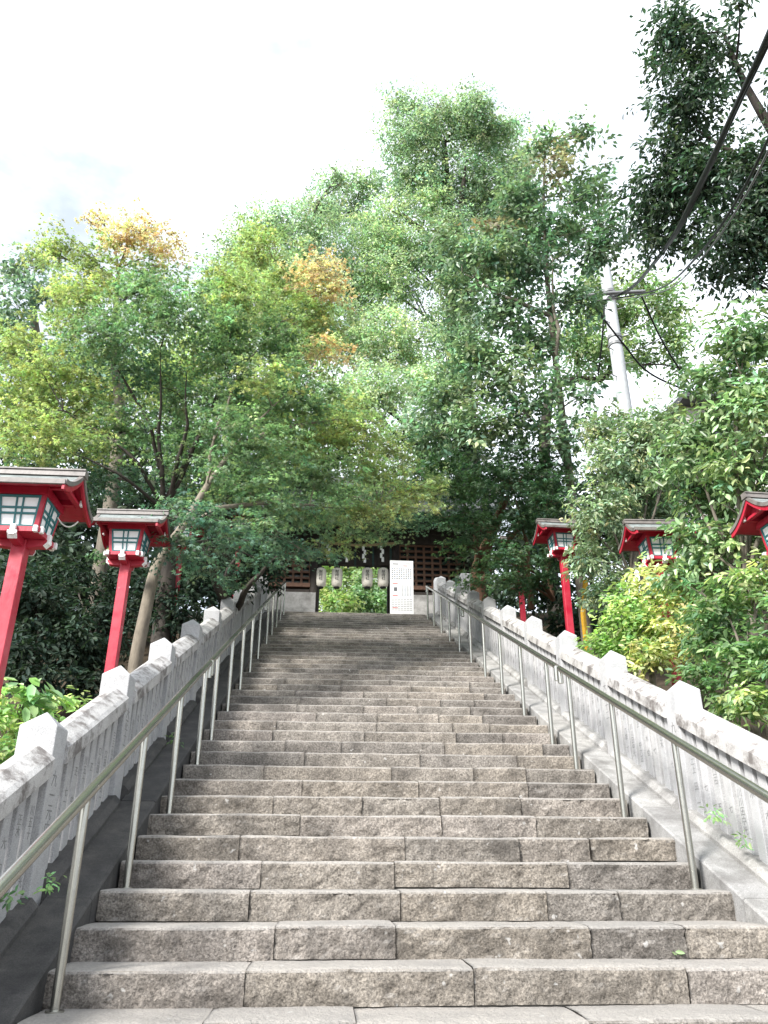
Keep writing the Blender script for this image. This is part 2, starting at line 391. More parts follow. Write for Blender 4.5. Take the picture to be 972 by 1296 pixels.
# ------------------------------------------------------------------ steel handrails
def handrail(side, y0, y1, posts, label):
    X = side*1.765; H = .80; r = .029
    root = thing('steel_handrail', label, 'handrail', (X, y0, nz(y0)), 'steel handrails along the steps')
    ox, oy, oz = root.location
    mb = MB(); mb.tube([(0, 0, H), (0, y1-y0, H+nz(y1)-nz(y0))], r, 14); obj('rail', mb.mesh('rail', M['steel']), root)
    for yy in (y0+.012, y1-.012):
        zz = H+nz(yy)-oz; mb = MB(); mb.tube([(0, yy-oy, zz), (0, yy-oy, zz-.15)], r*.98, 12); obj('end_stub', mb.mesh('end_stub', M['steel']), root)
    for yy in posts:
        k = math.floor((yy-D0)/T+1e-6); zb = k*RS
        mb = MB(); mb.tube([(0, yy-oy, zb-oz-.03), (0, yy-oy, H+nz(yy)-oz-.01)], .0225, 12); po = obj('post', mb.mesh('post', M['steel']), root)
        mb = MB(); mb.tube([(0, yy-oy, zb-oz-.002), (0, yy-oy, zb-oz+.008)], .042, 14); obj('base_flange', mb.mesh('base_flange', M['steel']), po)
P0 = 4.26; S3 = 3*T
handrail(-1, 2.35, 7.86, [P0-S3]+[P0+S3*i for i in range(4)], 'nearest steel handrail on the left, running out of the bottom left corner')
handrail(-1, 7.95, 13.85, [P0+T*11+S3*i for i in range(5)], 'middle steel handrail in front of the left balustrade')
handrail(-1, 13.95, 18.9, [P0+T*27+S3*i for i in range(5)], 'farthest steel handrail on the left, below the lattice window')
handrail(1, 2.35, 7.92, [P0-S3]+[P0+S3*i for i in range(4)], 'nearest steel handrail on the right, running out of the right edge')
handrail(1, 8.02, 13.6, [P0+T*11+S3*i for i in range(5)], 'middle steel handrail in front of the right balustrade')
handrail(1, 13.7, 18.7, [P0+T*26+S3*i for i in range(5)], 'farthest steel handrail on the right, beside the white notice board')

# ------------------------------------------------------------------ red lantern posts
def make_lantern():
    root = thing('lantern_post', 'x', 'lantern', (0, 0, 0), 'red wooden lanterns along the steps')   # origin at the underside of the lantern box
    mb = MB().box(-.054, .054, -.054, .054, -3.2, -.02); post = obj('post', mb.mesh('post', M['red'], .006), root)
    # corbel cross under the tray with white ends
    for a in (0, 1):
        pr = [(-.22, -.02), (-.22, -.04), (-.185, -.075), (-.07, -.09), (.07, -.09), (.185, -.075), (.22, -.04), (.22, -.02)]
        mb = MB(); 
        if a == 0: mb.prism([(x, z) for x, z in pr], -.033, .033)
        else: mb.prismx([(x, z+.002) for x, z in pr], -.034, .034)
        br = obj('bracket', mb.mesh('bracket', M['red'], .003), root)
        for s in (-1, 1):
            mb = MB()
            pw = [(s*.2205, -.019), (s*.2205, -.041), (s*.187, -.078), (s*.181, -.071), (s*.207, -.041), (s*.207, -.019)]
            if s < 0: pw = pw[::-1]
            if a == 0: mb.prism(pw, -.0345, .0345)
            else: mb.prismx(pw, -.0355, .0355)
            obj('white_end', mb.mesh('white_end', M['white']), br)
    t = obj('tray', MB().box(-.195, .195, -.195, .195, -.02, .025).mesh('tray', M['red'], .004), root)
    for sx in (-1, 1):
        for ax in (0, 1):
            for q in (-.165, .165):
                e = .028; c = (q, sx*.1985) if ax == 0 else (sx*.1985, q)
                obj('white_end', MB().box(c[0]-e*.6, c[0]+e*.6, c[1]-e*.6, c[1]+e*.6, -.023, .029).mesh('white_end', M['white'], .003), t)
            c = (0, sx*.2025) if ax == 0 else (sx*.2025, 0)
            obj('white_end', MB().box(c[0]-.02, c[0]+.02, c[1]-.02, c[1]+.02, -.056, .03).mesh('white_end', M['white'], .003), t)
    B0, B1, H = .165, .195, .33
    fr = MB()
    for sx in (-1, 1):
        for sy in (-1, 1):
            q = []
            for z, hw in ((.025, B0), (H, B1)):
                for dx, dy in ((0, 0), (.036, 0), (.036, .036), (0, .036)): q.append((sx*(hw-dx), sy*(hw-dy), z))
            fs = [(0, 1, 5, 4), (1, 2, 6, 5), (2, 3, 7, 6), (3, 0, 4, 7), (4, 5, 6, 7), (3, 2, 1, 0)]
            fr.add(q, fs)
    fr.box(-B1-.012, B1+.012, -B1-.012, B1+.012, H-.035, H+.03)
    obj('box_frame', fr.mesh('box_frame', M['red']), root)
    obj('box_core', MB().box(-.12, .12, -.12, .12, .03, .29).mesh('box_core', M['pane']), root)
    # four shoji windows
    for s in range(4):
        ang = s*math.pi/2
        def fp(u, v, off):   # u -1..1 across, v 0..1 up
            hw = B0+(B1-B0)*v; z = .03+(.29-.03)*v
            x, y = u*(hw-.034), -(hw-.012)-off
            return (x*math.cos(ang)-y*math.sin(ang), x*math.sin(ang)+y*math.cos(ang), z)
        mb = MB(); mb.add([fp(-1, 0, 0), fp(1, 0, 0), fp(1, 1, 0), fp(-1, 1, 0), fp(-1, 0, -.006), fp(1, 0, -.006), fp(1, 1, -.006), fp(-1, 1, -.006)], [(0, 1, 2, 3), (7, 6, 5, 4), (0, 4, 5, 1), (1, 5, 6, 2), (2, 6, 7, 3), (3, 7, 4, 0)])
        pane = obj('pane', mb.mesh('pane', M['pane']), root)
        def bar(u0, u1, v0, v1, nm='muntin', off=.012):
            mb = MB(); q = [fp(u0, v0, .001), fp(u1, v0, .001), fp(u1, v1, .001), fp(u0, v1, .001), fp(u0, v0, off), fp(u1, v0, off), fp(u1, v1, off), fp(u0, v1, off)]
            mb.add(q, [(4, 5, 6, 7), (0, 4, 7, 3), (1, 2, 6, 5), (0, 1, 5, 4), (3, 7, 6, 2)]); obj(nm, mb.mesh(nm, M['teal']), pane)
        for u0, u1 in ((-1, -.90), (.90, 1), (-.20, -.12), (.12, .20)): bar(u0, u1, 0, 1)
        for v0, v1 in ((0, .07), (.93, 1), (.40, .46), (.58, .64)): bar(-.9, .9, v0, v1, 'muntin', .0105)
    # roof: ridge along x, concave slopes in overlapping courses
    RL, RD = .375, .375
    def zc(t): return H+.235-(.225)*(1-(1-t)**1.7)      # t 0 ridge .. 1 eave
    roof = MB()
    ts = [0, .14, .28, .42, .56, .7, .85, 1.]
    for s in (-1, 1):
        q = [(x, s*RD*t, zc(t)-.012) for t in ts for x in (-RL, RL)]+[(x, s*RD*t, zc(t)-.034) for t in ts for x in (-RL, RL)]
        n2 = 2*len(ts); fs = []
        for i in range(len(ts)-1):
            a = 2*i; fs += [(a, a+1, a+3, a+2), (n2+a+2, n2+a+3, n2+a+1, n2+a), (a, a+2, n2+a+2, n2+a), (a+3, a+1, n2+a+1, n2+a+3)]
        a = 2*(len(ts)-1); fs.append((a, a+1, n2+a+1, n2+a)); roof.add(q, fs)
    ro = obj('roof', roof.mesh('roof', M['red']), root)
    for s in (-1, 1):
        for c in range(6):
            t0, t1 = c/6, (c+1)/6+.02
            t1 = min(t1, 1.02)
            def P(t, dz): return (s*RD*t, zc(min(t, 1))+dz)
            poly = [P(t0, .000), P(t1, .006), P(t1, -.012), P(t0, -.011)]
            mb = MB(); mb.prismx(poly if s > 0 else poly[::-1], -RL-.012, RL+.012)
            obj('roof_course', mb.mesh('roof_course', M['shinglepale'] if c < 5 else M['shingle']), ro)
        poly = [(s*(RD-.01), zc(1)-.035), (s*(RD+.014), zc(1)-.035), (s*(RD+.014), zc(1)+.004), (s*(RD-.01), zc(1)-.004)]
        mb = MB(); mb.prismx(poly if s > 0 else poly[::-1], -RL-.014, RL+.014); obj('eave_board', mb.mesh('eave_board', M['shingle']), ro)
        for e in (-1, 1):           # barge boards on both gables
            for dz0, dz1, x0, x1, mat in ((-.075, -.028, .004, .024, 'red'), (-.029, .012, .0, .036, 'shingle')):
                q = [];
                for t in ts:
                    for x, dz in ((x0, dz1), (x1, dz1), (x1, dz0), (x0, dz0)): q.append((e*(RL-.012+x), s*RD*t*1.01, zc(t)+dz))
                fs = []
                for i in range(len(ts)-1):
                    for k in range(4): fs.append((i*4+k, i*4+(k+1) % 4, (i+1)*4+(k+1) % 4, (i+1)*4+k))
                fs += [(0, 1, 2, 3), tuple(len(q)-4+k for k in (3, 2, 1, 0))]
                mb = MB(); mb.add(q, fs); obj('barge_board', mb.mesh('barge_board', M[mat]), ro)
    obj('ridge_cap', MB().prismx([(-.045, H+.215), (.045, H+.215), (.04, H+.262), (.05, H+.262), (.045, H+.277), (-.045, H+.277), (-.05, H+.262), (-.04, H+.262)], -RL-.035, RL+.035).mesh('ridge_cap', M['shingle']), ro)
    gb = MB()
    for e in (-1, 1):
        gb.add([(e*(RL-.07), -.2, H+.02), (e*(RL-.07), .2, H+.02), (e*(RL-.07), 0, H+.2)], [(0, 1, 2)])
        gb.box(e*RL*.85-.02, e*RL*.85+.02, -.25, .25, H+.028, H+.055)
    gb.box(-.345, .345, -.17, -.14, H+.03, H+.07); gb.box(-.345, .345, .14, .17, H+.03, H+.07)
    obj('gable_panel', gb.mesh('gable_panel', M['red']), root)
    for e in (-1, 1):
        obj('white_end', MB().box(e*.355-.01, e*.355+.01, -.175, -.135, H+.026, H+.074).mesh('white_end', M['white'], .002), root)
        obj('white_end', MB().box(e*.355-.01, e*.355+.01, .135, .175, H+.026, H+.074).mesh('white_end', M['white'], .002), root)
    return root
lan = make_lantern()
LS = [((-3.035, 5.98, 2.97), 'large red lantern on post nearest the left edge, roof cut by the frame'),
      ((-2.92, 8.62, 3.80), 'red lantern on leaning pink-lit post behind the second left balustrade pillar'),
      ((-3.02, 11.95, 5.30), 'red lantern post behind the maple leaves, only its weathered post showing'),
      ((-2.55, 15.5, 7.0), 'thin red lantern post far up the left side among dark trunks'),
      ((3.98, 7.05, 3.50), 'red lantern at the right edge showing only its gabled roof'),
      ((3.72, 9.55, 4.30), 'red lantern half hidden in the bright green shrubs on the right'),
      ((3.31, 12.35, 5.52), 'red lantern on a straight red post beside the slim grey trunk'),
      ((3.70, 16.9, 7.1), 'red lantern post hidden in dark foliage near the top of the steps')]
for i, (p, lab) in enumerate(LS):
    r = lan if i == 0 else copy_tree(lan)
    r.location = p; r['label'] = lab; r.rotation_euler = (0, 0, random.uniform(-.05, .05))

# thin wires hanging on the near lanterns
def wire(name, pts, r, mat, label, cat='wire', group=None, n=14):
    P = [Vector(p) for p in pts]
    if len(P) == 3:
        a, b, c = P; P = [a*(1-t)**2+b*2*t*(1-t)+c*t*t for t in [i/n for i in range(n+1)]]
    o = obj(name, MB().tube(P, r, 6).mesh(name, mat)); tag(o, label, cat, group); return o
wire('lantern_cable', [pv(at(73, 655, 6.45)), pv(at(84, 676, 6.45)), pv(at(99, 660, 6.5))], .006, M['plaster'], 'pale looped cable under the eave of the nearest left lantern')

# ------------------------------------------------------------------ the gate at the top
GY = 22.3
def gx(u, v=730): 
    d = RM.T @ np.array([(u-486)/FPX, -(v-648)/FPX, 1.]); s = GY/d[1]; return CAM+d*s
gate = thing('shrine_gate', 'dark wooden shrine gate with lattice windows at the top of the steps', 'gate', (0, GY, 6.555))
def gp(name, mb, mat, bev=0., parent=None): return obj(name, mb.mesh(name, mat, bev), parent or gate)
ZF = 6.555
xl, xr = gx(403)[0]-.12, gx(495)[0]+.12
zbeam = gx(450, 716)[2]-ZF; zlat0 = gx(375, 739)[2]-ZF; zst = gx(375, 751)[2]-ZF; zlatR = gx(525, 691)[2]-ZF
ztop = zlatR+.62
for x in (xl, xr, xl-2.25, xr+2.25):
    for y in (0, 1.5):
        gp('gate_post', MB().tube([(x, y, 0), (x, y, ztop)], .14, 14), M['wood'])
gp('lintel', MB().box(xl, xr, -.10, .10, zbeam, zbeam+.30), M['wood'], .01)
gp('upper_beam', MB().box(xl-2.5, xr+2.5, -.12, .12, zlatR+.02, zlatR+.34), M['wood'], .01)
gp('frieze_board', MB().box(xl-.1, xr+.1, -.03, .05, zbeam+.29, zlatR+.03), M['wood'])
gp('head_beam', MB().box(xl-2.6, xr+2.6, -.13, .13, ztop-.28, ztop), M['wood'], .01)
gp('frieze_board', MB().box(xl-2.3, xr+2.3, .0, .06, zlatR+.3, ztop-.2), M['wood'])
for (a, b) in ((xl-2.25+.13, xl-.13), (xr+.13, xr+2.25-.13)):
    gp('stone_base', MB().box(a-.2, b+.2, -.14, .2, 0, zst), M['kerbpale'], .01)
    gp('sill_beam', MB().box(a, b, -.09, .09, zst+.002, zst+.10), M['wood'])
    gp('dado_panel', MB().box(a, b, .06, .09, zst+.1, zlat0-.1), M['glassdark'])
    gp('window_sill', MB().box(a-.02, b+.02, -.11, .09, zlat0-.12, zlat0), M['lattice'], .006)
    lw = thing_ = gp('lattice_window', MB().box(a, b, .10, .14, zlat0, zlatR), M['glassdark'])
    nv = 8; nh = 7
    for i in range(nv+1):
        x = a+(b-a)*i/nv; obj('lattice_bar', MB().box(x-.032, x+.032, -.03, .03, zlat0, zlatR).mesh('lattice_bar', M['lattice']), lw)
    for i in range(nh+1):
        z = zlat0+(zlatR-zlat0)*i/nh; obj('lattice_bar', MB().box(a, b, -.026, .034, z-.032, z+.032).mesh('lattice_bar', M['lattice']), lw)
    for q in (0, 1): gp('side_wall', MB().box((a, b-.06)[q], (a+.06, b)[q], .14, 1.4, 0, zlatR), M['wood'])
# roof of the gate
GC = .55; rz0 = ztop+.05; rw = (xr-xl)/2+3.4; rc = (xl+xr)/2
def rzf(t): return rz0+1.5-(1.65)*(1-(1-t)**1.45)
ts = [0, .2, .4, .6, .8, 1.]
for s in (-1, 1):
    mb = MB(); q = []; n = len(ts)
    for dz in (0, -.16):
        for t in ts:
            for x in (-rw, rw): q.append((rc+x, GC+s*2.3*t, rzf(t)+dz))
    fs = []
    for i in range(n-1):
        a = 2*i; fs += [(a, a+1, a+3, a+2), (2*n+a+2, 2*n+a+3, 2*n+a+1, 2*n+a), (a, a+2, 2*n+a+2, 2*n+a), (a+3, a+1, 2*n+a+1, 2*n+a+3)]
    a = 2*(n-1); fs.append((a, a+1, 2*n+a+1, 2*n+a)); mb.add(q, fs); rf = gp('roof', mb, M['rooftile'])
    for i in range(26):
        x = rc-rw+2*rw*(i+.5)/26
        mb = MB().tube([(x, GC+s*2.3*t, rzf(t)+.01) for t in ts], .06, 6); obj('tile_row', mb.mesh('tile_row', M['rooftile']), rf)
    for i in range(30):
        x = rc-rw+2*rw*(i+.5)/30
        mb = MB(); mb.tube([(x, GC+s*2.3*t, rzf(t)-.21) for t in (.3, .6, 1.)], .05, 4, sm=False); obj('rafter', mb.mesh('rafter', M['wood']), rf)
gp('ridge', MB().box(rc-rw+.1, rc+rw-.1, GC-.18, GC+.18, rz0+1.45, rz0+1.8), M['rooftile'], .04)

# paper lanterns hanging in the gate
lp = [(0, -.30), (.085, -.30), (.095, -.285), (.15, -.25), (.163, -.15), (.165, 0), (.163, .15), (.15, .25), (.095, .285), (.085, .30), (0, .30)]
PLM = MB().lathe(lp, 20).mesh('paper_shell', M['paper'])
CAPM = MB().lathe([(0, -.025), (.09, -.025), (.09, .025), (0, .025)], 16, False).mesh('lantern_rim', M['ink'])
PTX = text_mesh('献\n燈\n社', .115, M['ink'])
for i, (u, lab) in enumerate(((406, 'white paper lantern half hidden by the left gate post'), (426.4, 'white paper lantern with black writing left of centre in the gate opening'),
                              (464.7, 'white paper lantern with black writing right of centre in the gate opening'), (484.8, 'white paper lantern against the right gate post'))):
    c = gx(u, 731.5); root = thing('paper_lantern', lab, 'paper lantern', (c[0], GY-.02, c[2]), 'paper lanterns hanging in the gate')
    sh = obj('paper_shell', PLM, root); obj('lantern_rim', CAPM, root, (0, 0, .30)); obj('lantern_rim', CAPM, root, (0, 0, -.30))
    tx = obj('writing', PTX, sh, (0, -.1665, .10)); tx.rotation_euler = (math.pi/2, 0, 0)
    for sx in (-.0,): obj('hanging_cord', MB().tube([(sx, 0, .3), (sx, 0, .62)], .006, 5).mesh('hanging_cord', M['ink']), root)
# sacred rope with paper streamers
ry = GY-.35; a, b = gx(398, 690), gx(500, 690)
rope = thing('straw_rope', 'straw rope with white zigzag paper streamers and dark tassels across the gate', 'rope', (a[0], ry, a[2]))
def ropez(t): return -.10*math.sin(math.pi*t)
obj('rope_cord', MB().tube([((b[0]-a[0])*t, 0, ropez(t)) for t in [i/16 for i in range(17)]], .045, 8).mesh('rope_cord', M['rope']), rope)
for e in (0, 1):
    x = (b[0]-a[0])*e; obj('rope_end', MB().tube([(x, .0, 0), (x, .36, .03)], .02, 6).mesh('rope_end', M['rope']), rope)
for i in range(9):
    t = (i+.6)/9.2; x = (b[0]-a[0])*t; z = ropez(t)-.03
    if i % 2:
        mb = MB()
        for j in range(4):
            ox = .045*(j % 2)-.02; mb.box(x+ox-.035, x+ox+.035, -.012*j-.004, -.012*j, z-.13*(j+1)-.02, z-.13*j)
        obj('paper_streamer', mb.mesh('paper_streamer', M['paperwhite']), rope)
    else:
        mb = MB()
        for j in range(7): 
            xx = x+random.uniform(-.03, .03); mb.tube([(x, -.02, z), (xx, -.03, z-.25), (xx*1.0+random.uniform(-.02, .02), -.03, z-.62-random.uniform(0, .1))], [.012, .014, .006], 4)
        obj('tassel', mb.mesh('tassel', M['tassel']), rope)

# notice board
bd = at(508.5, 745, 21.3); BW, BH = .315, 1.72
nb = thing('notice_board', 'tall white printed notice board standing in front of the right lattice window', 'notice board', (bd[0], bd[1], 6.56))
obj('panel', MB().box(-BW, BW, -.012, .012, .10, BH).mesh('panel', M['board'], .003), nb)
for s in (-1, 1):
    obj('leg', MB().box(s*BW*.8-.02, s*BW*.8+.02, .013, .05, -.004, BH*.8).mesh('leg', M['steel']), nb)
    obj('foot', MB().box(s*BW*.8-.022, s*BW*.8+.022, -.2, .25, -.003, .03).mesh('foot', M['steel']), nb)
def pr(mat):
    return MB(), mat
g, rd, bl = MB(), MB(), MB()
def mark(mb, x, z, w_, h_): mb.add([(x-w_/2, -.0135, z-h_/2), (x+w_/2, -.0135, z-h_/2), (x+w_/2, -.0135, z+h_/2), (x-w_/2, -.0135, z+h_/2)], [(0, 1, 2, 3)])
mark(g, -.17, BH-.10, .16, .03); mark(g, .18, BH-.09, .13, .018); mark(rd, .10, BH-.15, .12, .022)
for r_ in range(6):
    for c in range(9): mark(g if (r_+c) % 3 else bl, -.25+c*.062, BH-.24-r_*.055, .036, .03)
for r_ in range(3): mark(rd, -.18, BH-.66-.34*r_, .14, .022)
for r_ in range(9):
    for c in range(4): mark(bl if c % 2 else g, .02+c*.07, BH-.72-r_*.034, .045, .012)
for r_ in range(7):
    for c in range(7): mark(g, -.24+c*.08, BH-1.10-r_*.05, .05+.02*random.random(), .012)
mark(g, -.17, BH-.82, .09, .11)
obj('grey_print', g.mesh('grey_print', M['printgrey']), nb); obj('red_print', rd.mesh('red_print', M['printred']), nb); obj('blue_print', bl.mesh('blue_print', M['printblue']), nb)

# ------------------------------------------------------------------ utility pole and wires
ub = at(794, 540, 19.2); gzp = ground_z(ub[0], ub[1])
up = thing('utility_pole', 'grey concrete utility pole rising out of the shrubs', 'utility pole', (ub[0], ub[1], gzp-.3))
topz = at(766, 312, 21)[2]-gzp+.3
obj('shaft', MB().tube([(0, 0, 0), (0, 0, topz*.5), (0, 0, topz)], [.20, .175, .145], 20).mesh('shaft', M['concrete']), up)
def pz(u, v):   # height on the pole seen at pixel v
    d = RM.T @ np.array([(u-486)/FPX, -(v-648)/FPX, 1.]); s = (ub[1]-CAM[1])/d[1]; return CAM[2]+d[2]*s-(gzp-.3)
for v in (372, 428, 437):
    z = pz(780, v); obj('band', MB().tube([(0, 0, z-.04), (0, 0, z+.04)], .185, 18).mesh('band', M['greycable']), up)
z = pz(775, 378)
obj('cross_arm', MB().tube([(-.75, -.2, z-.12), (.0, -.22, z), (.9, -.2, z+.12)], .05, 8).mesh('cross_arm', M['greycable']), up)
for i in range(6):
    zz = pz(783, 395+17*i); s = (-1)**i
    obj('step_bolt', MB().tube([(s*.12, -.1, zz), (s*.30, -.2, zz)], .013, 6).mesh('step_bolt', M['greycable']), up)
obj('cap', MB().lathe([(.0, topz+.12), (.1, topz+.1), (.15, topz), (.15, topz-.3)], 14).mesh('cap', M['plaster']), up)
WG = 'overhead wires'
def cwire(name, pix, r, mat, label):
    """a wire through a few measured points, smoothed"""
    P = [Vector(pv(at(*q))) for q in pix]; out = []
    Q = [P[0]*2-P[1]]+P+[P[-1]*2-P[-2]]
    for i in range(1, len(Q)-2):
        for k in range(8):
            t = k/8; a, b, c, d = Q[i-1:i+3]
            out.append(.5*((2*b)+(c-a)*t+(2*a-5*b+4*c-d)*t*t+(3*b-a-3*c+d)*t**3))
    out.append(P[-1]); o = obj(name, MB().tube(out, r, 7).mesh(name, mat)); tag(o, label, 'wire', WG); return o
cwire('power_cable', [(776, 376, 19), (800, 364, 17.5), (845, 310, 11.6), (885, 235, 9.3), (925, 150, 7.8), (975, 40, 6.6), (1060, -160, 5)], .032, M['cable'], 'thickest black overhead cable crossing the dark tree at top right')
cwire('power_cable', [(744, 384, 19), (775, 377, 18.9), (812, 352, 16.8), (855, 299, 11.2), (893, 226, 9.1), (932, 141, 7.6), (985, 30, 6.5), (1070, -170, 5)], .012, M['cable'], 'thin cable twisted along the thickest overhead cable')
cwire('power_cable', [(748, 382, 19), (800, 374, 18.3), (842, 362, 15.5), (888, 318, 10.6), (935, 250, 8.6), (978, 165, 7.4), (1050, 20, 5.6)], .017, M['cable'], 'lower black overhead cable sweeping to the right edge')
cwire('power_cable', [(760, 381, 19), (806, 376, 18.3), (848, 365, 15.5), (894, 320, 10.6), (942, 250, 8.6), (985, 165, 7.4), (1055, 20, 5.6)], .012, M['greycable'], 'thin grey overhead cable beside the lower black cable')
cwire('guy_wire', [(812, 375, 18.5), (840, 435, 19), (882, 500, 19.5)], .022, M['cable'], 'straight dark stay wire falling from the pole to the right')
cwire('guy_wire', [(752, 388, 19), (788, 434, 19.1), (822, 472, 19.5), (880, 499, 20)], .024, M['cable'], 'sagging dark service cable from the pole to the roof')
cwire('guy_wire', [(765, 384, 18.9), (762, 430, 19), (757, 475, 19.4)], .02, M['cable'], 'dark cable hanging straight down beside the pole')
cwire('guy_wire', [(800, 445, 19), (830, 432, 19.6), (845, 420, 20)], .012, M['cable'], 'short thin wire behind the pole above the service cable')

# small house behind the shrubs
hc = at(880, 560, 26)
house = thing('small_house', 'low pale house with a dark roof edge behind the right shrubs', 'house', (hc[0], hc[1], ground_z(hc[0], hc[1])-.3))
hz = at(850, 512, 25)[2]-house.location.z
obj('wall', MB().box(-.9, 3.4, -1.5, 3, 0, hz-.2).mesh('wall', M['plaster']), house)
obj('roof', MB().prismx([(-2.1, hz-.2), (-2.1, hz-.05), (.8, hz+.3), (3.6, hz-.05), (3.6, hz-.25)], -1.2, 3.9).mesh('roof', M['rooftile']), house)
wd = obj('window', MB().box(-.5, .9, -1.53, -1.49, hz-1.8, hz-.8).mesh('window', M['glassdark']), house); obj('frame', MB().box(.17, .23, -1.56, -1.52, hz-1.8, hz-.8).mesh('frame', M['white']), wd)

# yellow cover on a stay wire beside the right lantern
y0 = at(738, 776, 13.6); y1 = at(741, 735, 13.8)
o = obj('yellow_pole_cover', MB().tube([(y0[0], y0[1], ground_z(y0[0], y0[1])-.1), (y0[0], y0[1], y0[2]), (y1[0], y1[1], y1[2])], .045, 10).mesh('yellow_pole_cover', M['yellow'])); tag(o, 'yellow tube cover standing beside the straight red lantern post', 'pole cover')
# pale stone blocks standing behind the right balustrade top
sb = at(592, 735, 20)
o = obj('stone_marker', MB().box(sb[0]-.2, sb[0]+.22, sb[1]-.15, sb[1]+.15, 6.2, sb[2]+.15).mesh('stone_marker', M['granite'], .02)); tag(o, 'pale squared stone behind the top of the right balustrade', 'stone')

# ------------------------------------------------------------------ trees and shrubs
def np_mesh(name, V, F, colv, mat):
    """V (n,3), F (m,k) with one k; colv (n,3)"""
    me = bpy.data.meshes.new(name); m, k = F.shape
    me.vertices.add(len(V)); me.vertices.foreach_set('co', V.astype(np.float32).ravel())
    me.loops.add(m*k); me.loops.foreach_set('vertex_index', F.astype(np.int32).ravel())
    me.polygons.add(m); me.polygons.foreach_set('loop_start', np.arange(0, m*k, k, dtype=np.int32))
    at_ = me.attributes.new('leaf_colour', 'FLOAT_COLOR', 'POINT')
    at_.data.foreach_set('color', np.hstack([colv, np.ones((len(V), 1))]).astype(np.float32).ravel())
    me.materials.append(mat); me.update(calc_edges=True); return me
def unit(a): return a/np.maximum(np.linalg.norm(a, axis=1, keepdims=True), 1e-9)
def leaves(pos, nrm, axis, size, kind):
    """vertex and face arrays for a cloud of leaves"""
    n = unit(nrm); d = unit(axis-n*(axis*n).sum(1, keepdims=True)); s_ = np.cross(n, d); z = size[:, None]; N = len(pos)
    if kind == 'maple':        # five pointed lobes
        vs = []
        for a, l in ((-1.75, .55), (-.85, .85), (0, 1.), (.85, .85), (1.75, .55)):
            a2 = a+RNG.normal(0, .1, N)[:, None]; ld = d*np.cos(a2)+s_*np.sin(a2); ls = -d*np.sin(a2)+s_*np.cos(a2)
            vs += [pos+ls*z*.115-d*z*.02, pos-ls*z*.115-d*z*.02, pos+ld*z*l*.62-n*z*l*.16]
        V = np.stack(vs, 1).reshape(-1, 3); F = np.arange(N*15).reshape(-1, 3); per = 15
    elif kind == 'oval':       # two folded quads
        c = [pos, pos+d*z*.3+s_*z*.19+n*z*.05, pos+d*z*.68+s_*z*.17+n*z*.02, pos+d*z-n*z*.14, pos+d*z*.68-s_*z*.17+n*z*.02, pos+d*z*.3-s_*z*.19+n*z*.05]
        V = np.stack(c, 1).reshape(-1, 3); b = np.arange(N)[:, None]*6
        F = np.concatenate([b+np.array([[0, 1, 2, 3]]), b+np.array([[0, 3, 4, 5]])]); per = 6
    else:                      # folded diamond
        c = [pos, pos+d*z*.45+s_*z*.25+n*z*.05, pos+d*z-n*z*.1, pos+d*z*.45-s_*z*.25+n*z*.05]
        V = np.stack(c, 1).reshape(-1, 3); b = np.arange(N)[:, None]*4
        F = np.concatenate([b+np.array([[0, 1, 2]]), b+np.array([[0, 2, 3]])]); per = 4
    return V, F, per
LEAFN = [0]; LEAFGAIN = 2.0
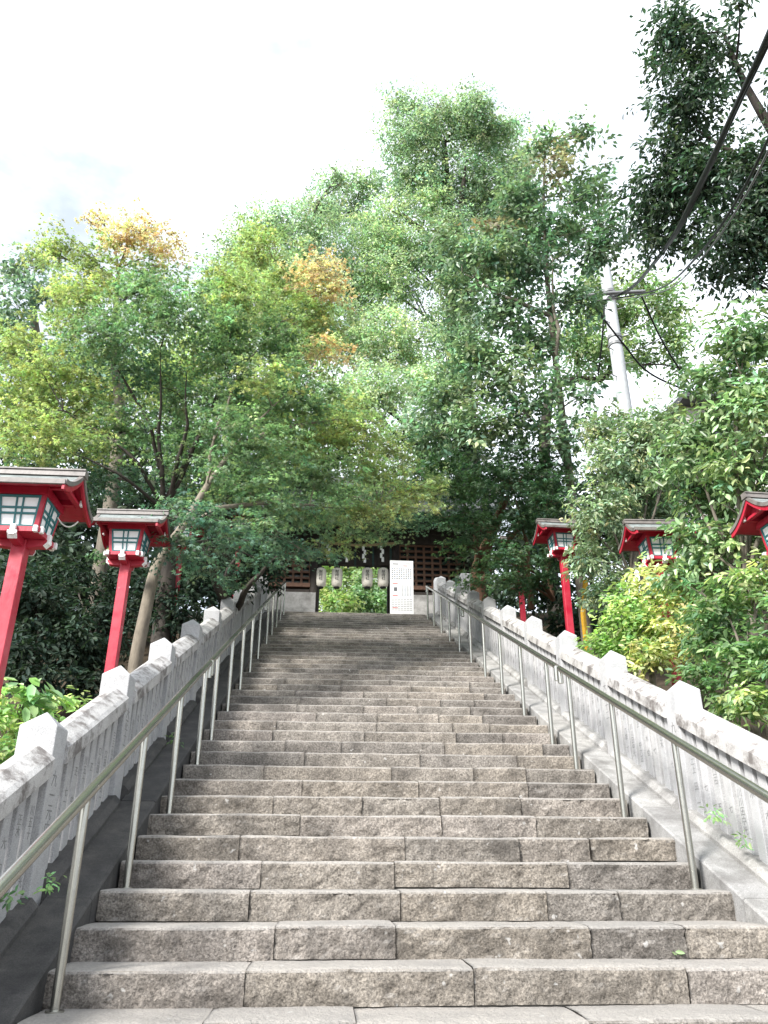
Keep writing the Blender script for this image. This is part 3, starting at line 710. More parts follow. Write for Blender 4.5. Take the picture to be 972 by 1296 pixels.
def plant(name, label, cat, blobs, pal, kind='diamond', size=.1, trunk=None, bmat='bark_grey', K=3.2, group=None, flat=.0, twig=.45, per=14,
          droop=.25, up=.6, mat='leaf', base=None, jit=.16, limbs=True, rdepth=.8, shell=.45, sub=5, lr=.035, twigs=True, stems=None, kind_=None, vary=.30):
    """blobs: (u, v, depth, ru, rv[, palette index[, K]]) in photo pixels at real depths; trunk: [(u, v, depth, radius)...]"""
    tp = [(pv(at(u, v, d)), r) for u, v, d, r in trunk] if trunk else []
    if tp:
        p0 = tp[0][0]; gz = ground_z(p0.x, p0.y)
        if p0.z > gz+.05: tp = [(Vector((p0.x+.03, p0.y+.03, gz-.15)), tp[0][1]*1.25)]+tp
        root_loc = (tp[0][0].x, tp[0][0].y, gz)
    else:
        c = np.mean([at(*b[:3]) for b in blobs], 0); root_loc = (c[0], c[1], ground_z(c[0], c[1]))
        if base is None: tp = [(Vector((c[0], c[1], root_loc[2]-.1)), lr*1.3), (Vector((c[0]+.05, c[1], root_loc[2]+max(.3, (c[2]-root_loc[2])*.6))), lr)]
    if kind_ == 'stuff': root = None
    else: root = thing(name, label, cat, root_loc, group)
    off = Vector(root_loc)
    wood = MB()
    def tube(P, R, s=6):
        wood.tube([p-off for p in P], R, s, False)
    if len(tp) > 1:
        # smooth trunk
        P = [a for a, _ in tp]; R = [b for _, b in tp]; Q = [P[0]*2-P[1]]+P+[P[-1]*2-P[-2]]; oP, oR = [], []
        for i in range(1, len(Q)-2):
            for k in range(5):
                t = k/5; a, b, c, d = Q[i-1:i+3]
                oP.append(.5*((2*b)+(c-a)*t+(2*a-5*b+4*c-d)*t*t+(3*b-a-3*c+d)*t**3)); oR.append(R[i-1]*(1-t)+R[i]*t)
        oP.append(P[-1]); oR.append(R[-1]); tube(oP, oR, 9); tpts = list(zip(oP, oR))
    else: tpts = tp
    for st in (stems or []):
        P = [pv(at(*q[:3])) for q in st]; R = [q[3] for q in st]; oP, oR = [], []
        Q = [P[0]*2-P[1]]+P+[P[-1]*2-P[-2]]
        for i in range(1, len(Q)-2):
            for k in range(4):
                t = k/4; a, b, c, d = Q[i-1:i+3]
                oP.append(.5*((2*b)+(c-a)*t+(2*a-5*b+4*c-d)*t*t+(3*b-a-3*c+d)*t**3)); oR.append(R[i-1]*(1-t)+R[i]*t)
        oP.append(P[-1]); oR.append(R[-1])
        Ls = (P[-1]-P[0]).length; ph = random.random()*9
        oP = [p+Vector((noise.noise(Vector((i*.45+ph, 1, 0))), noise.noise(Vector((i*.45+ph, 5, 0))), 0))*.05*Ls*min(1, i/4) for i, p in enumerate(oP)]
        oR = [r*(1-.75*max(0, i/len(oR)-.5)*2) for i, r in enumerate(oR)]; tube(oP, oR, 7); tpts += list(zip(oP, oR))
    PV, PN, PA, PS, PC = [], [], [], [], []
    pal = [(np.array(c)*.78+.22*np.dot(c, (.25, .65, .1)))*LEAFGAIN for c in pal]; K = K*1.25
    for b in blobs:
        u, v, d, ru, rv = b[:5]; ci = b[5] if len(b) > 5 else 0; kk = b[6]*1.25 if len(b) > 6 else K
        c = at(u, v, d); m = d/FPX; R = np.array([ru*m, (ru+rv)/2*m*rdepth, rv*m])
        la = .24*(size/m)**2; nl = int(kk*math.pi*ru*rv/la); ns = max(4, nl//per)
        dirs = unit(RNG.normal(0, 1, (ns, 3))); rad = RNG.random(ns)**shell
        lump = 1+.22*np.sin(dirs[:, 0]*4.1+u)+.16*np.sin(dirs[:, 2]*6.3+v)+.12*np.sin(dirs[:, 1]*7+u*v)
        S = c+dirs*R*(rad*lump)[:, None]
        if flat > 0:                    # layered pads
            step = max(.22, R[2]*.55); ph = RNG.random(); zz = S[:, 2]-c[2]
            S[:, 2] = c[2]+(zz*(1-flat)+flat*(np.round(zz/step+ph)-ph)*step)-.10*((S[:, 0]-c[0])**2+(S[:, 1]-c[1])**2)/max(R[0]**2, .01)*flat
        outw = unit((S-c)/R)
        td = unit(outw*np.array([1, 1, .45*(1-flat)])+RNG.normal(0, .55, (ns, 3))*np.array([1, 1, .6*(1-flat*.7)])-np.array([0, 0, droop]))
        tl = twig*RNG.uniform(.6, 1.3, ns)
        S0 = S-td*tl[:, None]*.5
        k = per; t = RNG.random((ns, k)); side = RNG.normal(0, 1, (ns, k, 3))
        pos = S0[:, None]+td[:, None]*tl[:, None, None]*t[..., None]+side*np.array([1, 1, .55*(1-.6*flat)])*size*.42
        ax = td[:, None]*.7+unit(side.reshape(-1, 3)).reshape(side.shape)*.9-np.array([0, 0, droop*.9])
        nr = np.array([0, 0, up])+outw[:, None]*.45*(1-flat*.7)+RNG.normal(0, .42, (ns, k, 3))
        sz = size*RNG.uniform(.65, 1.25, (ns, k))
        base_c = pal[ci]; sh = RNG.normal(0, vary, (ns, 1, 1)); lj = RNG.normal(0, jit, (ns, k, 1)); hue = RNG.normal(0, .10, (ns, 1, 1))+RNG.normal(0, .06, (ns, k, 1))
        col = base_c*np.exp(sh+lj)*np.concatenate([np.exp(hue), np.ones_like(hue), np.exp(-hue*.5)], 2)
        PV.append(pos.reshape(-1, 3)); PN.append(nr.reshape(-1, 3)); PA.append(ax.reshape(-1, 3)); PS.append(sz.ravel()); PC.append(col.reshape(-1, 3))
        if limbs and len(tpts) > 1:
            cv = pv(c)
            cand = [(((p-cv).length+1.2*max(0, p.z-(cv.z-.25*(p-cv).length))), p, r) for p, r in tpts]
            _, p, r = min(cand, key=lambda q: q[0]); L_ = (cv-p).length; r0 = min(r*.75, .012+lr*L_*.5); r0 = max(r0, .012)
            mid = (p+cv)/2+Vector((random.uniform(-.12, .12)*L_, random.uniform(-.12, .12)*L_, .10*L_))
            q = [p*(1-t)**2+mid*2*t*(1-t)+cv*t*t for t in (0, .2, .4, .6, .8, 1.)]
            tube(q, [r0*(1-.7*t) for t in (0, .2, .4, .6, .8, 1.)], 6)
            for j in range(sub):
                s = pv(S[random.randrange(ns)]); t = random.uniform(.45, .95); a = p*(1-t)**2+mid*2*t*(1-t)+cv*t*t
                mm = (a+s)/2+Vector((0, 0, .08*(a-s).length)); rr = max(.006, r0*.38)
                tube([a, a*.25+mm*.5+s*.25, s], [rr, rr*.7, rr*.3], 5)
                if twigs:
                    for _ in range(3):
                        s2 = pv(S[random.randrange(ns)])
                        e = s+(s2-s)*min(1, .6*np.mean(R)/max((s2-s).length, .01)); tube([a*.25+mm*.5+s*.25, (s+e)/2*.5+(a*.25+mm*.5+s*.25)*.5, e], [rr*.5, rr*.4, rr*.2], 4)
    pos, nr, ax, sz, col = map(np.concatenate, (PV, PN, PA, PS, PC)); LEAFN[0] += len(pos)
    V, F, pc = leaves(pos-np.array(root_loc), nr, ax, sz, kind)
    me = np_mesh('crown', V, F, np.repeat(np.clip(col, .004, .9), pc, 0), M[mat])
    if root is None:
        o = obj(name, me, None, root_loc); tag(o, label, cat, None, 'stuff'); return o
    obj('crown' if cat == 'tree' else 'foliage', me, root)
    if wood.v: obj('trunk' if cat == 'tree' else 'stem', wood.mesh('trunk', M[bmat]), root)
    return root

G_MAPLE = (.105, .165, .085); G_YEL = (.205, .235, .09); G_OR = (.40, .265, .16); G_BLUE = (.062, .118, .08); G_PALEY = (.24, .265, .12)
MPAL = [G_MAPLE, G_YEL, G_OR, G_BLUE, G_PALEY]
TG = 'trees around the steps'
# main maple on the left with a fan of stems
plant('maple_tree', 'green maple with a fan of thin stems behind the left lanterns', 'tree',
      [(70, 480, 12.6, 75, 45, 1), (150, 425, 12.6, 72, 50, 0), (220, 395, 12.2, 70, 55, 0), (60, 555, 11.8, 80, 38, 1), (155, 545, 12.5, 70, 40, 0, 1.7), (232, 505, 12.9, 62, 48, 0, 1.7),
       (20, 440, 13, 45, 45, 1), (290, 440, 12.6, 52, 60, 0), (130, 610, 12.5, 60, 32, 3, 1.7), (40, 600, 12.4, 60, 30, 0), (180, 470, 12.9, 60, 40, 3, 1.7), (250, 580, 12.5, 45, 35, 0, 1.7),
       (110, 370, 13.2, 55, 40, 1), (185, 365, 12.8, 45, 35, 0), (100, 530, 12.6, 60, 50, 1), (290, 370, 13, 45, 50, 1), (20, 520, 12.6, 50, 50, 1)],
      MPAL, 'maple', .085, [(212, 720, 12.3, .13), (207, 640, 12.5, .11)], 'bark_dark', 2.5, TG, .55, .42, 14, .2, .8, 'leaf', sub=4, lr=.03,
      stems=[[(207, 650, 12.5, 0.042), (198, 560, 12.5, 0.030), (150, 470, 12.6, 0.018), (110, 400, 12.9, 0.009)], [(207, 645, 12.5, 0.042), (203, 540, 12.4, 0.027), (203, 440, 12.3, 0.012)],
             [(210, 645, 12.5, 0.042), (232, 560, 12.3, 0.030), (236, 470, 12.1, 0.015)], [(212, 640, 12.5, 0.036), (250, 560, 12.4, 0.027), (290, 470, 12.5, 0.015)],
             [(205, 640, 12.5, 0.036), (160, 570, 12.1, 0.024), (80, 520, 12.2, 0.012)], [(200, 640, 12.4, 0.030), (150, 600, 11.9, 0.021), (60, 560, 11.9, 0.009)],
             [(210, 630, 12.5, 0.030), (275, 500, 12.6, 0.018), (300, 380, 12.9, 0.009)]])
# orange-tipped maple behind
plant('maple_tree', 'maple with thin orange leaves rising above the left trees', 'tree',
      [(165, 302, 14.6, 46, 32, 2, 2.1), (125, 275, 15, 18, 18, 2, 1.8), (208, 315, 14.8, 34, 26, 2, 2.), (190, 285, 15, 26, 18, 2, 1.6), (70, 320, 14.5, 38, 36, 1, 2.2), (120, 335, 14.6, 45, 35, 1, 2.2), (185, 350, 14.6, 40, 30, 1, 2.), (90, 400, 14.8, 50, 40, 1)],
      MPAL, 'maple', .095, [(150, 560, 15, .12), (145, 440, 15, .08), (150, 340, 15, .03)], 'bark_grey', 2.2, TG, .4, .45, 14, .1, .7, 'leaf', sub=4)
# pale-trunked maple leaning over the left balustrade
plant('maple_tree', 'pale leaning maple trunk behind the left balustrade, branches reaching over the steps', 'tree',
      [(330, 560, 11.6, 60, 42, 0), (385, 500, 12.6, 58, 45, 0), (345, 430, 13.2, 55, 50, 0), (395, 400, 13.6, 42, 40, 1), (402, 346, 13.4, 38, 32, 2, 2.8), (412, 440, 13.2, 32, 24, 2, 2.4), (425, 370, 13.6, 22, 18, 2, 2.2), (330, 310, 13.8, 35, 40, 1),
       (440, 545, 13.2, 55, 42, 1), (400, 600, 12.6, 65, 36, 0), (320, 625, 11.2, 60, 30, 0), (470, 595, 13.8, 46, 30, 1), (390, 655, 12.6, 80, 18, 0), (465, 648, 13.4, 58, 14, 4, 4.), (528, 626, 14.2, 42, 15, 4, 4.),
       (345, 690, 12, 65, 16, 3), (430, 690, 13.6, 50, 9, 1, 2.), (380, 560, 13.4, 60, 50, 1), (300, 510, 12.4, 45, 45, 0), (370, 365, 14, 30, 35, 1), (500, 640, 13.8, 50, 10, 4, 3.6), (548, 608, 14.4, 26, 10, 4, 3.6), (430, 655, 13.2, 46, 10, 4, 3.), (470, 672, 13.8, 60, 9, 0), (285, 535, 11.2, 44, 36, 0, 1.7), (330, 480, 12, 44, 36, 1, 1.7), (270, 590, 10.8, 30, 20, 0, 1.4), (490, 570, 15, 42, 26, 1), (480, 620, 16.5, 55, 22, 0), (525, 595, 17, 46, 22, 0), (440, 630, 15, 60, 18, 0), (520, 660, 17, 46, 12, 3), (400, 700, 14.5, 40, 8, 3)],
      MPAL, 'maple', .085, [(170, 850, 9.3, .082), (184, 775, 9.5, .074), (200, 712, 9.9, .066), (232, 665, 10.3, .05), (262, 615, 10.9, .042), (300, 562, 11.6, .024), (345, 515, 12.2, .012), (390, 475, 12.8, .008)], 'bark_pale', 2.8, TG, .6, .42, 14, .15, .85, 'leaf', sub=4, lr=.03,
      stems=[[(232, 665, 10.3, .045), (300, 640, 11, .035), (390, 640, 12.4, .02), (480, 640, 14, .012)], [(262, 615, 10.9, .028), (275, 540, 11.6, .018), (320, 450, 12.8, .011), (390, 370, 13.8, .006)],
             [(300, 562, 11.6, .04), (370, 540, 12.6, .03), (440, 530, 13.2, .015)]])
# low dark maple sprays beside the second lantern
plant('maple_tree', 'low blue-green maple sprays hanging in front of the left balustrade pillars', 'tree',
      [(255, 655, 9.6, 58, 24, 3), (232, 690, 9.3, 40, 20, 3), (300, 682, 10.2, 52, 18, 3), (262, 716, 9.6, 42, 14, 3, 2.2), (330, 665, 10.6, 40, 18, 0), (225, 640, 9.9, 26, 12, 0), (330, 712, 11, 40, 8, 3), (140, 700, 10.4, 22, 10, 0, 2.), (290, 738, 11.4, 28, 9, 3)],
      MPAL, 'maple', .085, [(285, 775, 13, .08), (272, 730, 12.2, .07), (268, 690, 11, .045)], 'bark_dark', 2.6, TG, .6, .4, 14, .25, .85, 'leaf', sub=4, lr=.03,
      stems=[[(300, 770, 13.2, .06), (320, 735, 12.5, .045), (355, 700, 12.4, .02)], [(285, 775, 13, .06), (290, 720, 12.6, .045), (330, 680, 12, .02)]])
# maple further up the left bank, closing the canopy over the upper steps
plant('maple_tree', 'deep green maple further up the left bank among dark trunks', 'tree',
      [(240, 560, 16.6, 70, 50, 0), (305, 600, 16.2, 60, 40, 0), (200, 480, 17.2, 70, 50, 1), (320, 520, 17, 60, 50, 0), (280, 440, 17.6, 60, 50, 1), (365, 580, 17, 50, 40, 0), (330, 380, 18, 50, 50, 1), (380, 450, 17.6, 46, 46, 1), (260, 640, 16.4, 60, 30, 3), (350, 655, 16.6, 60, 22, 3), (410, 620, 17.4, 50, 26, 0), (420, 520, 17.6, 40, 40, 1)],
      MPAL, 'maple', .11, [(295, 770, 16.4, .12), (285, 720, 16.4, .11), (290, 640, 16.6, .08), (300, 540, 17, .045), (310, 450, 17.5, .015)], 'bark_dark', 2.6, TG, .5, .5, 14, .2, .8, 'leaf', sub=4, lr=.028,
      stems=[[(320, 755, 17, .08), (318, 700, 17, .06), (350, 620, 17, .03), (380, 520, 17.4, .012)], [(268, 770, 16, .07), (262, 700, 16.2, .05), (230, 600, 16.6, .02)]])
# camphor giants behind
CP = [(.155, .205, .135), (.19, .24, .145), (.12, .17, .108)]  # leaf greens lightened to stand in for the haze of distance
plant('camphor_tree', 'tallest pale green tree with dark limbs rising behind the gate', 'tree',
      [(560, 150, 30, 52, 36, 0), (508, 132, 30, 24, 24, 0, 2.4), (600, 235, 30, 62, 55, 2), (530, 225, 30, 50, 52, 0), (612, 175, 30.5, 40, 36, 0), (478, 290, 29, 50, 40, 1), (560, 320, 28, 66, 55, 2), (485, 365, 27.5, 60, 45, 1),
       (620, 330, 29, 55, 55, 2), (500, 435, 26, 60, 45, 1), (580, 420, 27, 58, 50, 2), (540, 485, 25, 55, 35, 1), (655, 215, 31, 35, 40, 0, 2.4), (450, 430, 27, 45, 40, 1), (640, 270, 30, 45, 45, 2), (545, 260, 29, 30, 30, 1), (598, 140, 30, 36, 28, 0), (640, 165, 30.5, 26, 22, 0), (465, 235, 30, 26, 20, 0), (520, 175, 29.5, 40, 36, 0), (500, 320, 28, 50, 40, 1), (480, 500, 24, 50, 36, 1), (530, 545, 22, 46, 30, 2), (440, 500, 25, 40, 36, 1)],
      CP, 'diamond', .125, [(600, 700, 30, .55), (590, 560, 30, .5), (580, 430, 30, .4), (572, 330, 30, .3), (566, 250, 30, .2), (562, 180, 30, .1)], 'bark_dark', 3.0, TG, 0, .9, 16, .45, .5, 'leaf', sub=4, lr=.03,
      stems=[[(578, 330, 29.5, .2), (584, 260, 29.2, .14), (590, 200, 29.2, .06)], [(574, 350, 29.5, .18), (530, 290, 29.2, .12), (490, 260, 29.4, .05)]])
plant('camphor_tree', 'broad pale green tree crown left of the tallest tree', 'tree',
      [(345, 285, 28, 50, 28, 0), (395, 300, 28, 40, 48, 0), (300, 318, 27, 36, 28, 0, 2.4), (352, 345, 27, 55, 45, 1), (428, 228, 30, 30, 20, 0, 2.), (410, 265, 29.5, 36, 30, 0), (330, 400, 26, 55, 45, 0), (440, 350, 28, 45, 60, 2), (400, 410, 26, 50, 45, 2), (455, 260, 30, 25, 25, 0, 2.2), (280, 365, 26, 40, 40, 2)],
      CP, 'diamond', .125, [(335, 640, 28, .4), (350, 480, 28, .32), (375, 380, 28, .22), (390, 300, 28.4, .12)], 'bark_dark', 2.8, TG, 0, .9, 16, .4, .5, 'leaf', sub=4, lr=.03)
plant('background_tree', 'hazy bluish tree at the far left behind the maples', 'tree',
      [(25, 340, 26, 36, 26, 0, 2.), (65, 372, 26, 40, 34, 0, 2.2), (8, 400, 25, 36, 45, 0), (35, 460, 25, 60, 50, 0), (120, 470, 25, 70, 60, 0), (220, 470, 26, 60, 60, 0), (45, 325, 26.5, 16, 14, 0, 1.5)],
      [(.10, .15, .115)], 'diamond', .19, [(60, 640, 26, .3), (50, 480, 26, .22), (40, 370, 26, .08)], 'bark_grey', 2.6, TG, 0, .8, 15, .2, .5, 'leaf', sub=4)
# slim evergreen right of centre
EP = [(.08, .132, .075), (.11, .16, .09), (.06, .108, .062), (.16, .13, .08)]
plant('evergreen_tree', 'slim grey-trunked evergreen standing right of the gate', 'tree',
      [(690, 185, 17, 34, 30, 1, 2.2), (738, 168, 17, 26, 18, 0, 1.8), (655, 250, 16.6, 45, 40, 0), (742, 240, 16.6, 38, 40, 0), (700, 290, 16.4, 55, 40, 0), (622, 322, 16, 45, 36, 1), (752, 320, 16, 32, 34, 2), (640, 390, 15.8, 58, 42, 0),
       (585, 370, 16, 36, 34, 1), (600, 452, 15.4, 50, 36, 0), (725, 385, 15.8, 40, 28, 2), (640, 480, 15.2, 55, 40, 1), (565, 505, 15.2, 45, 32, 1), (672, 440, 15.6, 40, 35, 0), (605, 540, 14.8, 55, 34, 1), (548, 555, 15.2, 36, 22, 0), (655, 540, 15, 40, 35, 2), (705, 215, 16.6, 30, 30, 3, 1.4), (630, 290, 16.2, 26, 20, 3, 1.4), (660, 330, 16, 50, 40, 2), (715, 560, 14.7, 30, 40, 0, 2.), (735, 500, 15, 34, 40, 0, 1.6), (690, 500, 14.9, 30, 30, 0, 1.6), (770, 280, 16, 26, 40, 2, 2.), (575, 320, 16.4, 30, 40, 1)],
      EP, 'diamond', .135, [(727, 668, 15, .085), (722, 610, 15.1, .08), (712, 530, 15.3, .075), (705, 470, 15.5, .066), (697, 400, 15.8, .056), (690, 320, 16.2, .044), (688, 250, 16.6, .03), (690, 190, 17, .014)], 'bark_grey', 2.7, TG, 0, .5, 14, .1, .7, 'leaf_gloss', sub=4, lr=.028,
      stems=[[(722, 600, 15.1, .05), (700, 555, 14.9, .042), (665, 525, 14.9, .02)], [(708, 500, 15.4, .05), (702, 420, 15.5, .04), (697, 300, 16, .02)], [(697, 400, 15.8, .05), (640, 375, 15.7, .035), (585, 345, 15.9, .012)], [(690, 330, 16.1, .04), (640, 290, 16.2, .028), (590, 275, 16.3, .01)]])
# dark maple below it
DP = [(.035, .075, .035), (.05, .10, .04), (.13, .16, .05)]
plant('maple_tree', 'dark green maple beside the gate above the right balustrade', 'tree',
      [(640, 600, 14.8, 60, 42, 0), (585, 618, 15.4, 50, 32, 1), (692, 630, 14.6, 36, 36, 0), (612, 668, 15, 50, 20, 0), (650, 705, 14, 44, 24, 0), (585, 690, 16, 36, 12, 1), (690, 590, 15, 38, 36, 0), (640, 735, 14.4, 45, 16, 1), (700, 700, 14.4, 26, 40, 0), (560, 585, 15.8, 36, 24, 1), (680, 735, 14.6, 30, 20, 0), (655, 660, 15, 45, 20, 0), (620, 715, 16, 40, 14, 1), (590, 655, 15.8, 45, 16, 0), (600, 740, 15.6, 30, 8, 1, 1.6)],
      DP, 'maple', .10, [(608, 770, 17, .19), (606, 720, 17, .16), (625, 670, 16.4, .10), (640, 630, 15.8, .07)], 'bark_red', 2.5, TG, .5, .42, 14, .2, .85, 'leaf', sub=5, lr=.028,
      stems=[[(608, 740, 17, .08), (650, 680, 16, .05), (690, 620, 15.2, .02)], [(606, 730, 17, .08), (600, 670, 16.4, .05), (575, 610, 15.8, .02)], [(672, 770, 15.5, .06), (668, 700, 15.3, .045), (655, 640, 15, .02)], [(700, 760, 15, .05), (690, 690, 15, .04), (700, 620, 14.9, .02)]])
# tree behind the utility pole
plant('background_tree', 'light green tree behind the utility pole with a level dark branch', 'tree',
      [(785, 400, 25, 45, 40, 0), (842, 392, 25, 40, 36, 0, 2.2), (765, 450, 24, 42, 34, 0), (855, 432, 25, 32, 28, 0, 2.2), (810, 365, 25.5, 45, 26, 0, 2.), (730, 430, 24, 40, 36, 0), (800, 450, 25, 40, 26, 0, 1.8), (860, 465, 25, 25, 18, 0, 1.6), (750, 380, 25, 40, 40, 0)],
      [(.115, .165, .07)], 'diamond', .17, [(690, 640, 24, .2), (694, 510, 24, .15), (722, 481, 24, .11), (765, 478, 24, .08), (775, 440, 24.5, .03)], 'bark_dark', 2.5, TG, 0, .7, 14, .3, .5, 'leaf', sub=4)
# dark overhanging evergreen, top right
plant('evergreen_tree', 'dark glossy evergreen overhanging the top right corner', 'tree',
      [(852, 45, 12.25, 40, 50, 0), (872, 130, 12.00, 52, 52, 0), (905, 70, 12.00, 40, 60, 0, 1.8), (845, 245, 12.25, 55, 42, 0), (905, 225, 11.62, 55, 50, 0), (845, 300, 12.25, 46, 30, 0), (930, 300, 11.25, 55, 52, 0), (808, 275, 12.50, 26, 30, 0, 1.8), (945, 360, 11.25, 30, 22, 0, 1.8), (905, 345, 11.75, 35, 26, 0, 1.8), (965, 230, 11.25, 40, 60, 0), (935, 5, 11.25, 30, 14, 0, 1.6), (860, 190, 12.00, 40, 35, 0), (1010, 280, 11.25, 60, 80, 0), (1020, 120, 11.25, 60, 70, 0, 1.4)],
      [(.026, .05, .028)], 'oval', .105, [(1110, 700, 11.25, .24), (1095, 480, 11.25, .2), (1060, 320, 11.25, .15), (1000, 205, 11.50, .085), (945, 110, 11.75, .05), (915, 40, 12.00, .025)], 'bark_dark', 3.6, TG, 0, .42, 12, .5, .5, 'leaf_gloss', sub=4, lr=.022,
      stems=[[(1040, 300, 11.38, .08), (940, 205, 11.50, .05), (880, 165, 11.88, .025)], [(1050, 330, 11.25, .07), (960, 260, 11.25, .04), (890, 240, 11.62, .02)]])
# shrubs on the right
SG = 'shrubs on the right bank'
plant('large_shrub', 'tall bright green shrub with narrow leaves at the right edge', 'shrub',
      [(945, 430, 9.2, 46, 50, 0), (905, 485, 9.3, 48, 44, 0), (955, 520, 8.8, 50, 60, 1), (885, 560, 9.4, 50, 44, 0), (940, 600, 8.9, 55, 46, 1), (905, 640, 9.6, 46, 40, 0), (925, 690, 9, 55, 34, 1), (890, 720, 9.2, 35, 30, 0), (1000, 480, 9, 40, 80, 0), (985, 640, 9, 50, 60, 0), (865, 600, 9.8, 34, 34, 0), (878, 690, 9.1, 26, 34, 0), (862, 722, 9.1, 22, 20, 1), (855, 735, 9.2, 22, 18, 1)],
      [(.10, .165, .07), (.14, .205, .085)], 'oval', .105, None, 'bark_grey', 3.4, SG, 0, .34, 12, .25, .6, 'leaf_gloss', sub=3, lr=.035)
plant('large_shrub', 'pale fine-leaved shrub between the two right lanterns', 'shrub',
      [(785, 580, 12.2, 46, 52, 0), (765, 640, 11.8, 40, 36, 0), (812, 615, 12.6, 44, 40, 1), (825, 545, 12.4, 50, 36, 0), (752, 705, 11.8, 30, 28, 0, 2.2), (775, 745, 11.6, 36, 32, 1), (850, 560, 12.2, 30, 40, 0), (790, 690, 12.4, 40, 36, 1), (745, 760, 12, 16, 18, 0, 2.), (830, 650, 13, 40, 40, 1), (760, 545, 12.6, 30, 30, 0), (742, 662, 12.2, 14, 22, 0), (738, 720, 12.1, 18, 16, 0)],
      [(.135, .18, .10), (.09, .13, .07)], 'oval', .085, None, 'bark_grey', 3.2, SG, 0, .3, 12, .3, .6, 'leaf_gloss', sub=3, lr=.03)
plant('variegated_shrub', 'yellow-variegated shrub behind the right balustrade pillars', 'shrub',
      [(800, 790, 9.4, 44, 36, 0), (850, 800, 9.2, 42, 44, 1), (778, 825, 9.3, 38, 22, 0), (832, 745, 9.8, 44, 30, 1), (868, 765, 9.3, 30, 30, 1), (820, 830, 9, 40, 22, 1), (795, 760, 9.9, 30, 24, 0), (760, 810, 9.8, 20, 20, 0)],
      [(.15, .23, .06), (.31, .30, .11)], 'oval', .085, None, 'bark_grey', 3.4, SG, 0, .26, 12, .1, .7, 'leaf', sub=3, vary=.3, jit=.3)
plant('leafy_shrub', 'feathery green shrub low at the right edge behind the balustrade', 'shrub',
      [(915, 765, 8, 46, 36, 0), (945, 830, 7.4, 44, 44, 0), (895, 850, 7.8, 36, 34, 0), (950, 885, 7, 36, 34, 1), (955, 740, 7.8, 40, 32, 1), (900, 800, 8.2, 40, 36, 0), (1000, 830, 7, 50, 80, 0), (920, 890, 7.4, 26, 24, 0)],
      [(.09, .155, .06), (.16, .21, .075)], 'oval', .085, None, 'bark_grey', 3.2, SG, .35, .34, 12, .15, .8, 'leaf', sub=4, lr=.03)
# left ground cover and understorey
plant('ground_cover', 'bright leafy ground cover behind the nearest left balustrade', 'plants',
      [(40, 915, 6.4, 46, 22, 0), (90, 893, 6.9, 30, 13, 1), (15, 950, 5.8, 40, 25, 0), (0, 900, 6.2, 30, 30, 1), (60, 935, 5.9, 30, 16, 0)],
      [(.17, .26, .075), (.23, .31, .11)], 'oval', .075, None, 'bark_grey', 3.2, None, .3, .16, 10, .05, 1., 'leaf', limbs=False, kind_='stuff')
plant('leafy_sapling', 'young plant with large bright leaves behind the left balustrade', 'plant',
      [(32, 868, 6.4, 20, 15, 0, 2.), (20, 890, 6.3, 18, 12, 0, 2.), (50, 880, 6.4, 14, 10, 0, 1.8)], [(.13, .23, .075)], 'oval', .15, None, 'bark_grey', 2.4, None, 0, .12, 6, .4, .9, 'leaf_gloss', sub=3, lr=.012)
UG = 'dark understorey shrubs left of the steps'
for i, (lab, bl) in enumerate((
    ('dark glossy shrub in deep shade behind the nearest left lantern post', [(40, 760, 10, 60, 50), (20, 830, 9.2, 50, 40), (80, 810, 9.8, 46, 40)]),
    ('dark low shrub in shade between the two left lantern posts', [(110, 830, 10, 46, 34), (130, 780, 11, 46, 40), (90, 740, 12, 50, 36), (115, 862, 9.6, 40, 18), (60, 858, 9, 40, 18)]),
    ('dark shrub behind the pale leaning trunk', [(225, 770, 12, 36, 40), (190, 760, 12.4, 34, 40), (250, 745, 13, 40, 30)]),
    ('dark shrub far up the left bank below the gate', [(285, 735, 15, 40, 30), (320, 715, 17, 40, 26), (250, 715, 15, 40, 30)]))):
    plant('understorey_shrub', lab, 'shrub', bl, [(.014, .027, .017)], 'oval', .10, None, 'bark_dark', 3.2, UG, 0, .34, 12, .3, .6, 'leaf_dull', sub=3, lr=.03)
# foliage beyond the gate
for i, (lab, bl, c) in enumerate((
    ('bright yellow-green bush seen through the left of the gate opening', [(415, 745, 32, 26, 22), (430, 765, 31, 26, 18), (405, 720, 33, 24, 24)], (.19, .245, .08)),
    ('deeper green bush seen through the right of the gate opening', [(470, 745, 33, 26, 24), (485, 765, 32, 24, 18), (455, 760, 32, 20, 18)], (.11, .175, .075)),
    ('tall green tree beyond the gate filling the top of its opening', [(440, 715, 36, 44, 30), (485, 710, 36, 40, 30), (400, 705, 36, 40, 30), (450, 760, 38, 60, 30)], (.14, .20, .075)))):
    plant('garden_bush', lab, 'bush', bl, [c], 'diamond', .19, None, 'bark_grey', 4.5, 'bushes beyond the gate', 0, .5, 14, .2, .7, 'leaf', sub=3)
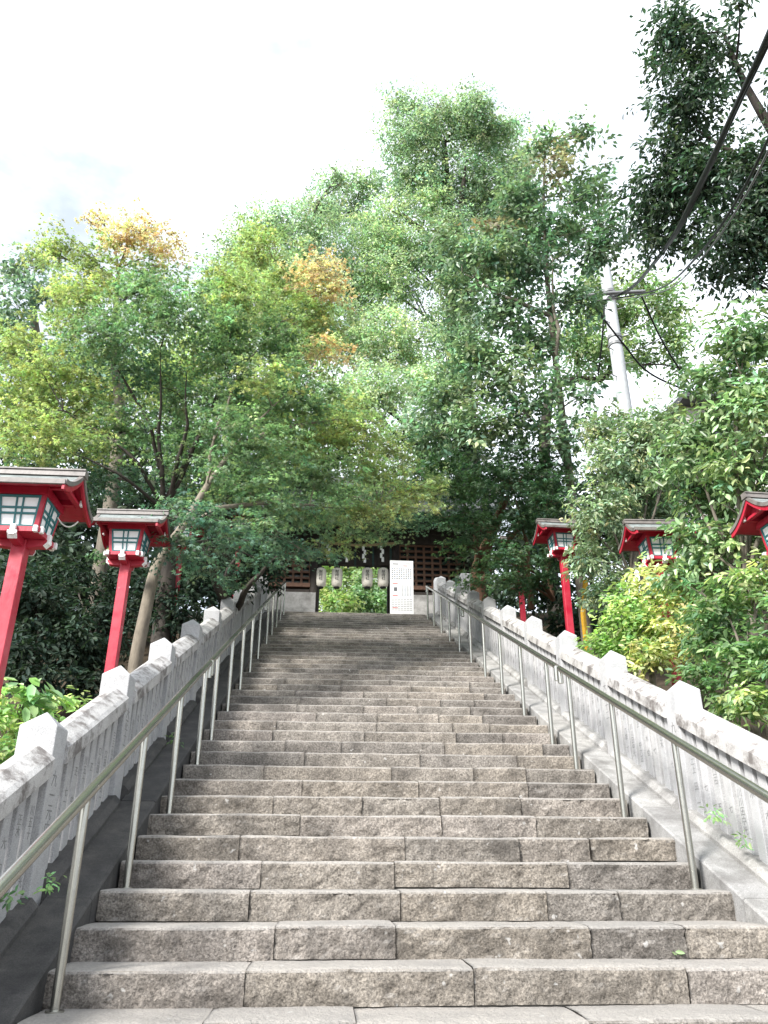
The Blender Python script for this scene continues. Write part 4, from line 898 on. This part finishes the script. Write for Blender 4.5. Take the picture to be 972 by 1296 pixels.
# weeds growing out of the joints
for lab, bl, c in (('small weed at the foot of the nearest left balustrade bay', [(66, 1112, 4.05, 7, 14, 0, 2.)], (.10, .19, .07)),
                   ('tiny weed sprouting low on the left balustrade by the frame edge', [(18, 1132, 3.75, 9, 7, 0, 2.)], (.10, .19, .07)),
                   ('bright leaf tuft between balusters of the right balustrade', [(903, 1030, 5.35, 9, 8, 0, 2.2)], (.18, .28, .11)),
                   ('second bright leaf tuft lower on the right balustrade', [(940, 1064, 5.05, 8, 7, 0, 2.2)], (.18, .28, .11)),
                   ('low moss tuft under a step edge on the left', [(150, 1214, 4.25, 9, 3, 0, 2.)], (.10, .14, .05)),
                   ('low moss tuft under a step edge near the middle', [(408, 1211, 4.3, 9, 3, 0, 2.)], (.12, .16, .05)),
                   ('low moss tuft under a step edge on the right', [(848, 1205, 4.3, 8, 3, 0, 2.)], (.12, .18, .06)),
                   ('thin weed in the dark kerb joint below the third left pillar', [(222, 935, 7.3, 4, 8, 0, 2.)], (.09, .17, .065))):
    plant('weed', lab, 'weed', bl, [c], 'oval', .042, None, 'bark_grey', 2.4, 'weeds in the stonework', 0, .06, 5, .2, .8, 'leaf', limbs=False, base=True)
# wooded slope behind everything, one mass
plant('distant_wood', 'dense dark green wood behind the trees on both sides', 'wood',
      [(20, 640, 19, 90, 90), (120, 700, 20, 110, 80), (60, 780, 16, 110, 60), (230, 660, 21, 90, 70), (300, 600, 24, 80, 60), (170, 560, 23, 110, 70), (30, 540, 23, 90, 70),
       (700, 690, 19, 60, 55), (760, 640, 19, 70, 70), (640, 620, 22, 70, 50), (830, 640, 17, 70, 80), (760, 760, 15, 50, 40), (900, 580, 17, 80, 50), (930, 700, 14, 70, 90), (330, 520, 26, 70, 60), (420, 560, 27, 70, 60), (580, 560, 27, 60, 50), (690, 750, 19, 50, 30), (640, 750, 20, 50, 30), (605, 745, 22, 34, 26), (570, 735, 27, 30, 24), (80, 650, 17, 90, 60), (160, 640, 18, 80, 60), (40, 700, 15, 90, 60), (150, 740, 15, 80, 50), (240, 720, 17, 70, 50), (300, 670, 20, 60, 50), (10, 740, 13, 60, 60), (660, 690, 18, 60, 50), (700, 640, 18, 50, 50), (730, 790, 16, 40, 30), (600, 720, 24, 40, 30), (560, 640, 26, 50, 30)],
      [(.024, .042, .027)], 'diamond', .20, None, 'bark_dark', 2.4, None, 0, .8, 14, .2, .5, 'leaf_dull', limbs=False, kind_='stuff')
print('leaves', LEAFN[0])
